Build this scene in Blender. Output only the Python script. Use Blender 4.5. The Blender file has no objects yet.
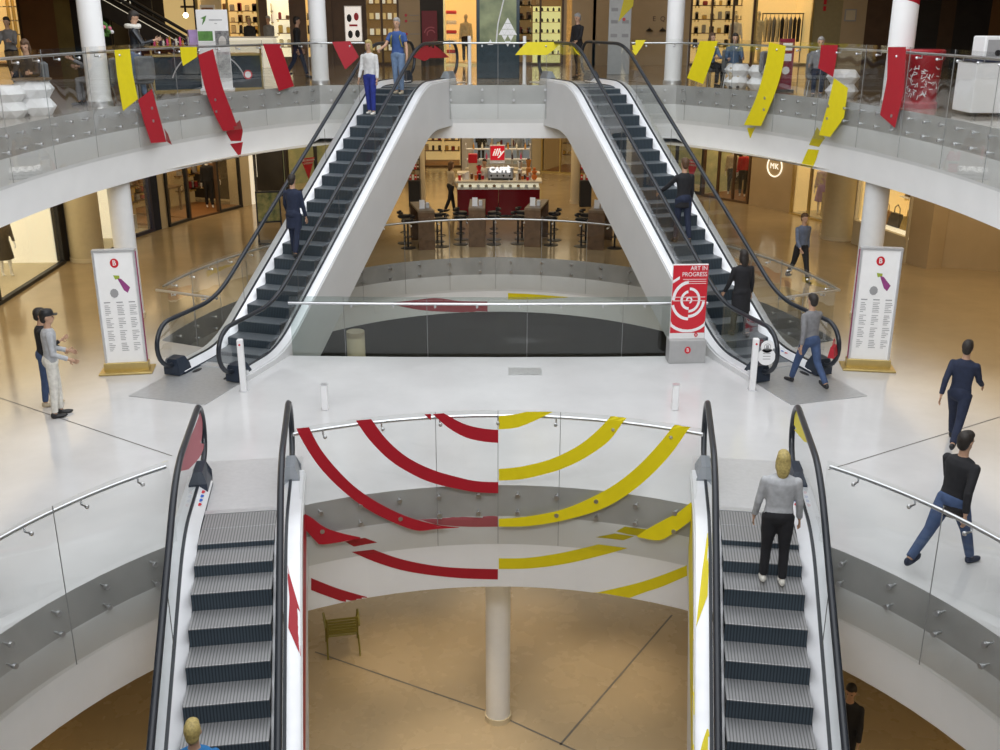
import bpy, bmesh, math, random
from mathutils import Vector, Matrix
from mathutils.bvhtree import BVHTree
R=math.radians
random.seed(4)
C=bpy.context.scene.collection
# ---------------------------------------------------------------- camera model
F=1039.0; PITCH=R(19); H=6.2; L=4.52; D0=4.8
cp,sp=math.cos(PITCH),math.sin(PITCH)
def bp(x,y,z=0.0):
    u=(x-498)/F; v=(375-y)/F
    dx=u; dy=cp+v*sp; dz=-sp+v*cp
    t=(z-H)/dz
    return Vector((dx*t,dy*t,z))
def atY(x,y,Y):
    u=(x-498)/F; v=(375-y)/F
    dx=u; dy=cp+v*sp; dz=-sp+v*cp
    t=Y/dy
    return Vector((dx*t,Y,H+dz*t))
CAM=Vector((0,0,H))
cd=bpy.data.cameras.new('camera'); cam=bpy.data.objects.new('camera',cd); C.objects.link(cam)
cam.location=CAM; cam.rotation_euler=(R(90)-PITCH,0,0)
cd.sensor_width=36; cd.lens=F/1000*36; cd.shift_x=0.002; cd.clip_end=300
bpy.context.scene.camera=cam
# ---------------------------------------------------------------- materials
M={}
def mat(name,col,rough=.5,metal=0,noise=0,nscale=8,emit=0,ecol=None,bump=0,alpha=None,spec=None,col2=None):
    if name in M: return M[name]
    m=bpy.data.materials.new(name); m.use_nodes=True; nt=m.node_tree; b=nt.nodes['Principled BSDF']
    c=(*col,1)
    b.inputs['Base Color'].default_value=c; b.inputs['Roughness'].default_value=rough; b.inputs['Metallic'].default_value=metal
    if spec is not None: b.inputs['Specular IOR Level'].default_value=spec
    if noise or bump or col2:
        tc=nt.nodes.new('ShaderNodeTexCoord'); n=nt.nodes.new('ShaderNodeTexNoise'); n.inputs['Scale'].default_value=nscale; n.inputs['Detail'].default_value=6
        nt.links.new(tc.outputs['Object'],n.inputs['Vector'])
        r=nt.nodes.new('ShaderNodeValToRGB'); r.color_ramp.elements[0].position=.3; r.color_ramp.elements[1].position=.7
        d=noise
        if col2: r.color_ramp.elements[0].color=(*col2,1); r.color_ramp.elements[1].color=c
        else:
            r.color_ramp.elements[0].color=tuple(max(0,x*(1-d)) for x in col)+(1,); r.color_ramp.elements[1].color=tuple(min(1,x*(1+d)) for x in col)+(1,)
        nt.links.new(n.outputs['Fac'],r.inputs['Fac']); nt.links.new(r.outputs['Color'],b.inputs['Base Color'])
        if bump:
            bu=nt.nodes.new('ShaderNodeBump'); bu.inputs['Strength'].default_value=bump; nt.links.new(n.outputs['Fac'],bu.inputs['Height']); nt.links.new(bu.outputs['Normal'],b.inputs['Normal'])
    if emit:
        b.inputs['Emission Color'].default_value=(*(ecol or col),1); b.inputs['Emission Strength'].default_value=emit
    if alpha is not None: b.inputs['Alpha'].default_value=alpha
    M[name]=m; return m
def glassmat(name,tint,refl=.07,gcol=(1,1,1)):
    m=bpy.data.materials.new(name); m.use_nodes=True; nt=m.node_tree; nt.nodes.clear()
    o=nt.nodes.new('ShaderNodeOutputMaterial'); mx=nt.nodes.new('ShaderNodeMixShader'); t=nt.nodes.new('ShaderNodeBsdfTransparent'); g=nt.nodes.new('ShaderNodeBsdfGlossy')
    lw=nt.nodes.new('ShaderNodeLayerWeight'); lw.inputs['Blend'].default_value=.25
    ma=nt.nodes.new('ShaderNodeMath'); ma.operation='MULTIPLY_ADD'; ma.inputs[1].default_value=.16; ma.inputs[2].default_value=refl
    t.inputs['Color'].default_value=(*tint,1); g.inputs['Roughness'].default_value=.02; g.inputs['Color'].default_value=(*gcol,1)
    nt.links.new(lw.outputs['Fresnel'],ma.inputs[0]); nt.links.new(ma.outputs[0],mx.inputs[0]); nt.links.new(t.outputs[0],mx.inputs[1]); nt.links.new(g.outputs[0],mx.inputs[2]); nt.links.new(mx.outputs[0],o.inputs['Surface'])
    M[name]=m; return m
GL=glassmat('clear_glass',(.972,.978,.974),.012)
GLD=glassmat('smoked_glass',(.66,.71,.69),.05)
GLE=glassmat('escalator_glass',(.88,.90,.90),.03)
GLS=glassmat('shop_glass',(.94,.95,.94),.03)
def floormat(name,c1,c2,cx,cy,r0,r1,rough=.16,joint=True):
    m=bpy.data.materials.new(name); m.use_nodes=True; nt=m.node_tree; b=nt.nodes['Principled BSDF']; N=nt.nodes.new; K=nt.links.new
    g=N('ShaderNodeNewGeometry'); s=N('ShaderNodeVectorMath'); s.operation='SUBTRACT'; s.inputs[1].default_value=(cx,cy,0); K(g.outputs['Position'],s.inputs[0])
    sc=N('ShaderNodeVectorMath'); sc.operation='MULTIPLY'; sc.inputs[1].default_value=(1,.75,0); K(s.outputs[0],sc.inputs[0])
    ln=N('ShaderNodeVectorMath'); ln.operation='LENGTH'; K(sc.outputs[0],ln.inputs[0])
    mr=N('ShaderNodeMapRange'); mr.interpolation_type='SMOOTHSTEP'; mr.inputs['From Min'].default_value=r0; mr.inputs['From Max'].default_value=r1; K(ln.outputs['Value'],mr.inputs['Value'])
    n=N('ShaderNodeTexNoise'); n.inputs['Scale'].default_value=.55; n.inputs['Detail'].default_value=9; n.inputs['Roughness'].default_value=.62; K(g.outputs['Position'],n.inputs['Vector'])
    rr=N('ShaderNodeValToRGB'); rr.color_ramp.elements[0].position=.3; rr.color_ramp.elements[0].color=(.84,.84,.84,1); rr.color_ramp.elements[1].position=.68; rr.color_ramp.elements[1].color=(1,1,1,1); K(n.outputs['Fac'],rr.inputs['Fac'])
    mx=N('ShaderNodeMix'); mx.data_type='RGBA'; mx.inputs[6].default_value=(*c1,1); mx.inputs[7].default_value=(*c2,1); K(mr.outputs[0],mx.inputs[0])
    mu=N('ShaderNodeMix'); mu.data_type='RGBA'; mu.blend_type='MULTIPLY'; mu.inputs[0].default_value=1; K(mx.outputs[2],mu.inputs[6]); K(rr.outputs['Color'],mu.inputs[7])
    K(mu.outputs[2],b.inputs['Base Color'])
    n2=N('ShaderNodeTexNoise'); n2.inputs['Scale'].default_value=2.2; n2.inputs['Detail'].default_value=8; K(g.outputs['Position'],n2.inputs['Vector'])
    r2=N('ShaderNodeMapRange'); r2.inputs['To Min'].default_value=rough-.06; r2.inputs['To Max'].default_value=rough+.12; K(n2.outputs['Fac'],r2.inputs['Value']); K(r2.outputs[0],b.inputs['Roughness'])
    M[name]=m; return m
def tread(name,c,axis='X',sc=55):
    m=bpy.data.materials.new(name); m.use_nodes=True; nt=m.node_tree; b=nt.nodes['Principled BSDF']; N=nt.nodes.new; K=nt.links.new
    tc=N('ShaderNodeTexCoord'); w=N('ShaderNodeTexWave'); w.bands_direction=axis; w.inputs['Scale'].default_value=sc/ (2*math.pi)*1.0; K(tc.outputs['Object'],w.inputs['Vector'])
    r=N('ShaderNodeValToRGB'); r.color_ramp.elements[0].color=(*[x*.45 for x in c],1); r.color_ramp.elements[1].color=(*c,1); r.color_ramp.elements[1].position=.55; K(w.outputs['Color'],r.inputs['Fac']); K(r.outputs['Color'],b.inputs['Base Color'])
    b.inputs['Roughness'].default_value=.4; b.inputs['Metallic'].default_value=.5
    M[name]=m; return m
FL1=floormat('polished_concrete_painted_glow',(.655,.655,.66),(.40,.30,.17),0,12.5,6.8,10.6,.10)  # amber of the warm shop lighting painted into the base colour away from centre
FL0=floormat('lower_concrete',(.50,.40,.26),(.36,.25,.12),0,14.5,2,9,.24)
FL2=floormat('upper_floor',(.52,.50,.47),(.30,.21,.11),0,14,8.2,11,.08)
WHITE=mat('white_plaster',(.90,.905,.91),.55,noise=.02,nscale=2)
COVE=mat('cove_grey',(.76,.77,.775),.5,noise=.03,nscale=3)
STEEL=mat('brushed_steel_band',(.47,.47,.465),.42,metal=.3,noise=.12,nscale=1.6)
CHROME=mat('chrome',(.66,.67,.69),.32,metal=1,noise=.02)
ALU=mat('brushed_aluminium',(.78,.79,.81),.3,metal=.7,noise=.04,nscale=12)
DECK=mat('escalator_deck_white',(.84,.85,.88),.3,metal=.25,noise=.03,nscale=5)
DECKO=mat('escalator_deck_grey',(.68,.69,.71),.35,metal=.25,noise=.03,nscale=5)
CLAD=mat('escalator_cladding',(.66,.665,.67),.42,noise=.03,nscale=1.5)
RUB=mat('black_rubber',(.018,.022,.03),.28,noise=.1)
NAVY=mat('navy_plastic',(.02,.03,.05),.4,noise=.1)
TREAD=tread('step_tread',(.37,.37,.375)); RISER=tread('step_riser',(.07,.095,.12)); TREADU=tread('step_tread_dark',(.24,.27,.30))
PLATE=mat('landing_plate',(.50,.505,.51),.35,metal=.5,noise=.06,nscale=14)
PLATEW=mat('pale_landing_plate',(.62,.62,.625),.35,metal=.3,noise=.04,nscale=14)
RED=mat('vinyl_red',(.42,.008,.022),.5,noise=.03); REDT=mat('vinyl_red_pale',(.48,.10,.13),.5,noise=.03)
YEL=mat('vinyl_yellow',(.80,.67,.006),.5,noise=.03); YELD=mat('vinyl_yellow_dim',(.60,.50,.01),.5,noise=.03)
BLK=mat('matt_black',(.015,.015,.017),.5,noise=.1); DARK=mat('dark_wall',(.035,.028,.022),.6,noise=.2,nscale=2)
BEIGE=mat('beige_wall',(.50,.38,.23),.55,noise=.04,nscale=2); CREAM=mat('cream_panel',(.62,.54,.38),.5,noise=.04,nscale=2)
BROWN=mat('brown_wall',(.10,.055,.028),.5,noise=.15,nscale=3); ORBR=mat('orange_brown_wall',(.24,.11,.035),.5,noise=.12,nscale=1.5)
GOLD=mat('brass',(.62,.48,.20),.3,metal=.8,noise=.05)
WOOD=mat('dark_wood',(.13,.075,.04),.45,noise=.35,nscale=6,bump=.1); WOODL=mat('table_wood',(.20,.14,.085),.45,noise=.3,nscale=6)
WP=mat('white_plastic',(.86,.86,.87),.35,noise=.02); GREYF=mat('grey_fabric',(.16,.165,.17),.8,noise=.15,nscale=30)
WARM=mat('warm_glow_surface',(.75,.55,.25),.6,emit=.42,ecol=(1,.72,.30),noise=.02)  # emission on shop back walls stands in for bright interiors
WARMW=mat('white_glow_surface',(.9,.85,.7),.6,emit=.5,ecol=(1,.93,.74),noise=.02)  # whiter stand-in glow for lit interiors, shared with lit boards
WARMD=mat('dim_gold_wall_glow',(.17,.09,.04),.6,emit=.12,ecol=(1,.6,.2),noise=.1)  # faint glow put into shop back walls to imitate dim interior lighting
LAMP=mat('lamp_glow',(1,.95,.8),.5,emit=9,ecol=(1,.86,.6),noise=.01)
MAROON=mat('gloss_maroon',(.16,.008,.015),.15,noise=.04); BRED=mat('sign_red',(.60,.015,.03),.35,noise=.02)
MAGENTA=mat('magenta_edge',(.30,.01,.10),.4,noise=.05)
PLUM=mat('plum',(.30,.05,.22),.5,noise=.1); LILAC=mat('lilac',(.45,.32,.62),.5,noise=.1); GREEN=mat('leaf_green',(.08,.22,.04),.6,noise=.3); LIME=mat('lime',(.35,.45,.05),.5,noise=.1)
GREYT=mat('text_grey',(.35,.35,.36),.6,noise=.02); OLIVE=mat('olive_metal',(.23,.21,.035),.4,noise=.08)
ORANGE=mat('orange_plastic',(.62,.16,.02),.5,noise=.1)
# ---------------------------------------------------------------- mesh helpers
def dress(o,smooth=False):
    pass
class MB:
    def __init__(s): s.v=[]; s.f=[]; s.T=Matrix.Identity(4)
    def add(s,vs,fs):
        n=len(s.v); s.v+= [s.T@Vector(v) for v in vs]; s.f+=[tuple(i+n for i in f) for f in fs]; return s
    def box(s,c,d,rz=0,bev=0):
        x,y,z=[k/2 for k in d]; m=Matrix.Translation(Vector(c))@Matrix.Rotation(rz,4,'Z')
        if bev:
            b=min(bev,x*.9,y*.9,z*.9); vs=[];lv=[]
            for zz,e in ((-z,b),(-z+b,0),(z-b,0),(z,b)):
                ring=[(-x+e+b*(e==0),-y+e),(x-e-b*(e==0),-y+e),(x-e,-y+e+b*(e==0)),(x-e,y-e-b*(e==0)),(x-e-b*(e==0),y-e),(-x+e+b*(e==0),y-e),(-x+e,y-e-b*(e==0)),(-x+e,-y+e+b*(e==0))]
                if e: ring=[(-x+e+.3*b,-y+e),(x-e-.3*b,-y+e),(x-e,-y+e+.3*b),(x-e,y-e-.3*b),(x-e-.3*b,y-e),(-x+e+.3*b,y-e),(-x+e,y-e-.3*b),(-x+e,-y+e+.3*b)]
                vs+=[(p[0],p[1],zz) for p in ring]
            fs=[tuple(range(7,-1,-1)),tuple(range(24,32))]
            for k in range(3):
                for i in range(8): j=(i+1)%8; fs.append((k*8+i,k*8+j,k*8+8+j,k*8+8+i))
            return s.add([m@Vector(v) for v in vs],fs)
        vs=[m@Vector((a*x,b*y,g*z)) for g in(-1,1) for a,b in((-1,-1),(1,-1),(1,1),(-1,1))]
        return s.add(vs,[(3,2,1,0),(4,5,6,7),(0,1,5,4),(1,2,6,5),(2,3,7,6),(3,0,4,7)])
    def tube(s,pts,r,n=10,cap=True,closed=False):
        pts=[Vector(p) for p in pts]; rs=r if isinstance(r,(list,tuple)) else [r]*len(pts); vs=[];up=None
        k=len(pts)
        for i,p in enumerate(pts):
            if closed: t=(pts[(i+1)%k]-pts[i-1]).normalized()
            else: t=(pts[min(i+1,k-1)]-pts[max(i-1,0)]).normalized()
            if up is None:
                up=Vector((0,0,1)) if abs(t.z)<.9 else Vector((1,0,0))
            a=t.cross(up)
            if a.length<1e-5: a=t.cross(Vector((.3,1,.2)))
            a.normalize(); b=a.cross(t).normalized(); up=b
            for j in range(n):
                q=2*math.pi*j/n; vs.append(p+(a*math.cos(q)+b*math.sin(q))*rs[i])
        fs=[]
        for i in range(k if closed else k-1):
            for j in range(n):
                i2=(i+1)%k; fs.append((i*n+j,i2*n+j,i2*n+(j+1)%n,i*n+(j+1)%n))
        if cap and not closed: fs+= [tuple(range(n-1,-1,-1)),tuple((k-1)*n+j for j in range(n))]
        return s.add(vs,[f[::-1] for f in fs])
    def cyl(s,c,r,h,n=24,r2=None): # base centre
        c=Vector(c); return s.lathe([(0,0),(r,0),(r if r2 is None else r2,h),(0,h)],c,n)
    def lathe(s,prof,c=(0,0,0),n=24,sx=1,sy=1):
        c=Vector(c); vs=[];fs=[]
        for (r,z) in prof:
            for j in range(n):
                a=2*math.pi*j/n; vs.append(c+Vector((r*sx*math.cos(a),r*sy*math.sin(a),z)))
        for i in range(len(prof)-1):
            for j in range(n): fs.append((i*n+j,i*n+(j+1)%n,(i+1)*n+(j+1)%n,(i+1)*n+j))
        return s.add(vs,fs)
    def ell(s,c,r,n=16,rot=None):
        c=Vector(c); vs=[];fs=[];k=n//2
        rm=rot or Matrix.Identity(3)
        for i in range(k+1):
            p=math.pi*i/k
            for j in range(n):
                a=2*math.pi*j/n; vs.append(c+rm@Vector((r[0]*math.sin(p)*math.cos(a),r[1]*math.sin(p)*math.sin(a),-r[2]*math.cos(p))))
        for i in range(k):
            for j in range(n): fs.append((i*n+j,i*n+(j+1)%n,(i+1)*n+(j+1)%n,(i+1)*n+j))
        return s.add(vs,fs)
    def prism(s,poly,z0,z1):
        n=len(poly); vs=[(x,y,z0) for x,y in poly]+[(x,y,z1) for x,y in poly]
        return s.add(vs,[tuple(range(n-1,-1,-1)),tuple(range(n,2*n))]+[(i,(i+1)%n,n+(i+1)%n,n+i) for i in range(n)])
    def prismX(s,poly,x0,x1): # poly in (y,z)
        n=len(poly); vs=[(x0,y,z) for y,z in poly]+[(x1,y,z) for y,z in poly]
        return s.add(vs,[tuple(range(n)),tuple(range(2*n-1,n-1,-1))]+[(n+i,n+(i+1)%n,(i+1)%n,i) for i in range(n)])
    def build(s,name,m,parent=None,world=False,smooth=False,weld=False):
        me=bpy.data.meshes.new(name); off=Vector((0,0,0))
        if world and parent is not None: off=parent.location
        me.from_pydata([tuple(v-off) for v in s.v],[],s.f)
        if weld:
            bm=bmesh.new(); bm.from_mesh(me); bmesh.ops.remove_doubles(bm,verts=bm.verts,dist=1e-4); bmesh.ops.recalc_face_normals(bm,faces=bm.faces); bm.to_mesh(me); bm.free()
        me.validate(); me.update()
        if smooth:
            for p in me.polygons: p.use_smooth=True
            try: me.set_sharp_from_angle(angle=R(40))
            except Exception: pass
        me.materials.append(m if not isinstance(m,str) else M[m])
        o=bpy.data.objects.new(name,me); C.objects.link(o)
        if parent is not None: o.parent=parent
        return o
def tag(o,label,cat,group=None,kind=None):
    if label: o['label']=label
    if cat: o['category']=cat
    if group: o['group']=group
    if kind: o['kind']=kind
    return o
def thing(name,label,cat,loc=(0,0,0),rz=0,group=None):
    o=bpy.data.objects.new(name,None); C.objects.link(o); o.location=loc; o.rotation_euler=(0,0,rz); o.empty_display_size=.1
    return tag(o,label,cat,group)
def struct(name,mb,m,smooth=False,parent=None):
    o=mb.build(name,m,parent,smooth=smooth)
    if parent is None: o['kind']='structure'
    return o
def dup(root,loc,rz=None,label=None,group=None):
    r=root.copy(); C.objects.link(r); r.location=loc
    if rz is not None: r.rotation_euler=(0,0,rz)
    if label: r['label']=label
    if group: r['group']=group
    for ch in list(root.children):
        c=ch.copy(); C.objects.link(c); c.parent=r
        for g in ch.children:
            d=g.copy(); C.objects.link(d); d.parent=c
    return r
def plate(name,outer,holes,z,m,kind='structure'):
    cu=bpy.data.curves.new(name,'CURVE'); cu.dimensions='2D'; cu.fill_mode='BOTH'
    for poly in [outer]+holes:
        s=cu.splines.new('POLY'); s.points.add(len(poly)-1)
        for i,p in enumerate(poly): s.points[i].co=(p[0],p[1],0,1)
        s.use_cyclic_u=True
    t=bpy.data.objects.new('tmp',cu); C.objects.link(t)
    dg=bpy.context.evaluated_depsgraph_get(); dg.update()
    me=bpy.data.meshes.new_from_object(t.evaluated_get(dg)); bpy.data.objects.remove(t)
    me.name=name
    for v in me.vertices: v.co.z=0
    me.materials.clear(); me.materials.append(m)
    o=bpy.data.objects.new(name,me); C.objects.link(o); o.location=(0,0,z)
    if kind: o['kind']=kind
    return o
def text(s,size,m,parent,loc,rot=(R(90),0,0),name='lettering',align='CENTER',ext=.004,shear=0,bold=0,sp=1.0):
    cu=bpy.data.curves.new(name,'FONT'); cu.body=s; cu.size=size; cu.align_x=align; cu.align_y='CENTER'; cu.extrude=ext; cu.shear=shear; cu.offset=bold; cu.space_character=sp; cu.resolution_u=3
    t=bpy.data.objects.new('tmp',cu); C.objects.link(t)
    dg=bpy.context.evaluated_depsgraph_get(); dg.update()
    me=bpy.data.meshes.new_from_object(t.evaluated_get(dg)); bpy.data.objects.remove(t)
    me.name=name; me.materials.clear(); me.materials.append(m)
    o=bpy.data.objects.new(name,me); C.objects.link(o); o.location=loc; o.rotation_euler=rot
    if parent is not None: o.parent=parent
    return o
# ---------------------------------------------------------------- plan curves
A_C,A_R=7.65,5.62
def circ(cx,cy,rx,ry,a0,a1,n):  # degrees, 90 = +Y (far side)
    return [(cx+rx*math.cos(R(a0+(a1-a0)*i/n)),cy+ry*math.sin(R(a0+(a1-a0)*i/n))) for i in range(n+1)]
holeA=circ(0,A_C,A_R,A_R,0,360,96)[:-1]
def Bx(y): return 6.9*math.sqrt(max(0,1-((y-18.9)/9.0)**2))
arcB=[(6.9*math.cos(R(a)),18.9+9.0*math.sin(R(a))) for a in range(8,173,3)]
nearB=[(-5.45,19.5),(-4.3,19.17),(-2,19.08),(0,19.06),(2,19.08),(4.3,19.17),(5.45,19.5)]
nearB=[(-arcB[0][0],arcB[0][1])]+nearB[0:]+[(arcB[0][0],arcB[0][1])]
holeB=arcB[:-1]+nearB[:-1]
BRY=28.2
def upper(y0=1.0):
    pts=[]
    for i in range(140):
        a=2*math.pi*i/140; x=7.96*math.cos(a); 
        y=17.3+13.45*math.sin(a) if math.sin(a)>=0 else 17.3+16.3*math.sin(a)
        if math.sin(a)<0: x=7.96*(1-abs(math.sin(a))**2.6)**(1/2.6)*(1 if math.cos(a)>0 else -1)
        pts.append((x,min(y,BRY)))
    return pts
hole2=upper()
# ---------------------------------------------------------------- floors and ceilings
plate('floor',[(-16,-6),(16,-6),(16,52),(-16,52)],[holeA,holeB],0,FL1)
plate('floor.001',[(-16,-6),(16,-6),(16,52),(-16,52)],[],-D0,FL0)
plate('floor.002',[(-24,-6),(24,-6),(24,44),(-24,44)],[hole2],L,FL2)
CE=mat('ceiling_white',(.55,.50,.42),.7,noise=.03)
plate('ceiling',[(-16,-6),(16,-6),(16,52),(-16,52)],[[(x*1.0,y) for x,y in circ(0,16,8.5,14,0,360,80)[:-1]]],L-1.5,CE)
plate('ceiling.001',[(-24,-6),(24,-6),(24,44),(-24,44)],[circ(0,15,9.5,15,0,360,80)[:-1]],L+4.2,CE)
def offs(path,d,c,closed):
    out=[];n=len(path)
    for i,p in enumerate(path):
        a=path[(i-1)%n] if closed else path[max(i-1,0)]; b=path[(i+1)%n] if closed else path[min(i+1,n-1)]
        tx,ty=b[0]-a[0],b[1]-a[1]; l=math.hypot(tx,ty) or 1; nx,ny=-ty/l,tx/l
        if (c[0]-p[0])*nx+(c[1]-p[1])*ny<0: nx,ny=-nx,-ny
        out.append((p[0]+nx*d,p[1]+ny*d))
    return out
def band(path,c,sec,closed=True):
    mb=MB(); n=len(path); rows=[offs(path,d,c,closed) for d,z in sec]
    vs=[(x,y,sec[k][1]) for k,row in enumerate(rows) for x,y in row]; fs=[]
    for k in range(len(sec)-1):
        for i in range(n if closed else n-1):
            j=(i+1)%n; fs.append((k*n+i,k*n+j,(k+1)*n+j,(k+1)*n+i))
    return mb.add(vs,fs)
SURF={}
def reg(key,mb,obj): SURF.setdefault(key,[]).append((mb,obj))
def fascia(n,path,c,z0,key,zb=-1.62,br=None):
    struct('trim_%d'%n,band(path,c,[(0,z0+.0),(0,z0-.48)]),STEEL,True)
    m2=band(path,c,[(0.0,z0-.48),(.0,z0-.52),(-.10,z0-.98)]); o=struct('trim_%d'%(n+1),m2,COVE,True); reg(key,m2,o)
    m3=band(path,c,[(-.10,z0-.98),(-.14,z0+zb),(-.5,z0+zb)])
    if br:
        for v in m3.v:
            if abs(v.z-(z0+zb))<.01 and v.y>BRY-.3: v.z+=br
    o=struct('trim_%d'%(n+2),m3,WHITE,False); reg(key,m3,o)
fascia(1,holeA,(0,A_C),0,'fA',-1.70)
fascia(4,holeB,(0,22),0,'fB',-1.58)
fascia(7,hole2,(0,17),L,'f2',-1.56,br=.18)
# floor expansion joints (thin dark lines)
JN=mat('joint_dark',(.16,.15,.14),.7,noise=.1); JG=mat('joint_gasket',(.30,.30,.30),.6,noise=.1)
def joint(a,b,z,w=.02):
    a=Vector(a[:2]);b=Vector(b[:2]);d=(b-a).normalized();n=Vector((-d.y,d.x))*w/2
    mb=MB(); mb.add([(*(a+n),z),(*(b+n),z),(*(b-n),z),(*(a-n),z)],[(3,2,1,0)]); return mb
jn=[((0,400),(172,455)),((835,470),(1000,425)),((0,510),(60,500))]
k=0
for a,b in [((0,398),(172,456)),((828,470),(1000,417))]:
    struct('trim_%d'%(20+k),joint(bp(*a),bp(*b),.003),JN);k+=1
for a,b in [((315,652),(498,715)),((498,715),(640,780)),((560,745),(672,615))]:
    struct('trim_%d'%(20+k),joint(bp(*a,-D0),bp(*b,-D0),-D0+.003,.035),JN);k+=1
mb=MB(); p=bp(525,371.5); mb.box((p.x,p.y,.003),(.62,.42,.004)); o=mb.build('floor_hatch',PLATE); tag(o,'small grey rectangular hatch set in the white floor','floor hatch')
# ---------------------------------------------------------------- balustrades
def resample(path,n):
    P=[Vector(p) for p in path]; d=[0]
    for i in range(1,len(P)): d.append(d[-1]+(P[i]-P[i-1]).length)
    out=[]
    for k in range(n+1):
        t=d[-1]*k/n; i=1
        while i<len(P)-1 and d[i]<t: i+=1
        f=(t-d[i-1])/max(1e-9,d[i]-d[i-1]); out.append(P[i-1].lerp(P[i],f))
    return out,d[-1]
bolt_me=None
def balustrade(label,path,c,z,key,cuts,fix=.55,glass=GL,zb=-.86,rail=True,fixz=(-.11,-.38),group='glass balustrades',ztop=1.16,bolts=True):
    global bolt_me
    P,Ln=resample(path,max(24,len(path)*2)); N=len(P)-1
    mid=P[N//2]; t=thing('glass_balustrade',label,'balustrade',(mid.x,mid.y,z))
    g0=offs([tuple(p) for p in P],.10,c,False); g1=offs([tuple(p) for p in P],.118,c,False); rl=offs([tuple(p) for p in P],.02,c,False)
    def samp(row,f):
        k=f*N; i=min(int(k),N-1); q=k-i; return (row[i][0]*(1-q)+row[i+1][0]*q,row[i][1]*(1-q)+row[i+1][1]*q)
    if isinstance(cuts,int): cuts=[i/cuts for i in range(cuts+1)]
    for a,b in zip(cuts[:-1],cuts[1:]):
        e=.003/Ln; a1,b1=a+e,b-e; m=max(2,int((b1-a1)*Ln/.15)); mb=MB(); vs=[];fs=[]
        for i in range(m+1):
            f=a1+(b1-a1)*i/m; p=samp(g1,f);q=samp(g0,f)
            vs+=[(*p,z+zb),(*p,z+ztop),(*q,z+ztop),(*q,z+zb)]
        for i in range(m):
            for s_ in range(4): fs.append((i*4+s_,i*4+(s_+1)%4,i*4+4+(s_+1)%4,i*4+4+s_))
        fs+=[(0,3,2,1),(m*4,m*4+1,m*4+2,m*4+3)]
        mb.add(vs,fs); o=mb.build('glass_panel',glass,t,world=True,smooth=True); reg(key,mb,t)
    if rail:
        mb=MB(); mb.tube([(x,y,z+1.05) for x,y in rl],.026,10); mb.build('handrail',CHROME,t,world=True,smooth=True)
        nb=max(2,int(Ln/.75)); mb=MB()
        for i in range(nb):
            f=(i+.5)/nb; p=samp(rl,f);q=samp(g1,f); mb=MB(); mb.tube([(*p,z+1.03),(*p,z+.975),(*q,z+.975)],.012,6); mb.ell((*q,z+.975),(.028,.028,.028),8); mb.build('rail_bracket',CHROME,t,world=True,smooth=True)
        # joints: slim dark gaskets
    for a in cuts[1:-1]:
        p=samp(g0,a);q=samp(g1,a); mb=MB(); mb.box(((p[0]+q[0])/2,(p[1]+q[1])/2,z+(zb+ztop)/2),(.009,.009,ztop-zb)); mb.build('joint',JG,t,world=True)
    if bolts:
        nb=int(Ln/fix)
        if bolt_me is None:
            mb=MB(); mb.tube([(0,0,0),(0,.10,0)],.012,8); mb.tube([(0,.095,0),(0,.135,0)],.032,12); o=mb.build('tmp',CHROME,None,smooth=True); bolt_me=o.data; bpy.data.objects.remove(o); bolt_me.name='fixing'
        cnt=0
        for i in range(nb):
            f=(i+.5)/nb; p=samp([tuple(q) for q in P],f);q=samp(g0,f); ang=math.atan2(-(q[0]-p[0]),q[1]-p[1])
            for zz in fixz:
                o=bpy.data.objects.new('fixing',bolt_me); C.objects.link(o); o.parent=t; o.location=Vector((*p,z+zz))-t.location; o.rotation_euler=(0,0,ang); cnt+=1
    return t
def Aarc(a0,a1,n=40): return circ(0,A_C,A_R,A_R,a0,a1,n)
AC=(0,A_C)
balustrade('curved glass balustrade between the two foreground escalators carrying red and yellow arcs',Aarc(118.5,61.5),AC,0,'gA',[0,.345,.5,.655,1])
balustrade('curved glass balustrade left of the foreground escalators, empty of stickers',Aarc(205,136.0),AC,0,'gAl',[0,.38,.77,1],fix=.62)
balustrade('curved glass balustrade right of the foreground escalators, beside the two walkers',Aarc(-25,44.0),AC,0,'gAr',[0,.38,.77,1],fix=.62)
# opening B
far=[p for p in arcB]; BC=(0,21)
i0=[i for i,p in enumerate(far) if abs(p[0])<4.6]
balustrade('long curved glass balustrade in front of the bar stools and cafe tables',far[i0[0]:i0[-1]+1],BC,0,'gBf',8,fix=.8,zb=-.86)
balustrade('short curved glass balustrade behind the left upper escalator foot',[p for p in far if p[0]<-4.6],BC,0,'gBl',5,fix=.7,glass=GL)
balustrade('short curved glass balustrade behind the right upper escalator foot',[p for p in far if p[0]>4.6],BC,0,'gBr',5,fix=.7,glass=GL)
nB=nearB
balustrade('straight glass balustrade between the two upper escalators with a thin steel rail',[(-4.0,19.15)]+nB[3:6]+[(4.0,19.15)],(0,22),0,'gBn',[0,.13,.33,.57,.8,1],glass=glassmat('smoked_glass_b',(.80,.84,.83),.05),bolts=False,zb=-.5)
balustrade('little straight glass return behind the left upper escalator newel',[nB[0],nB[1]],(0,22),0,'gBnl',[0,.55,1],bolts=False,zb=-.5)
balustrade('little straight glass return behind the right upper escalator newel',[nB[-2],nB[-1]],(0,22),0,'gBnr',[0,.45,1],bolts=False,zb=-.5)
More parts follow.
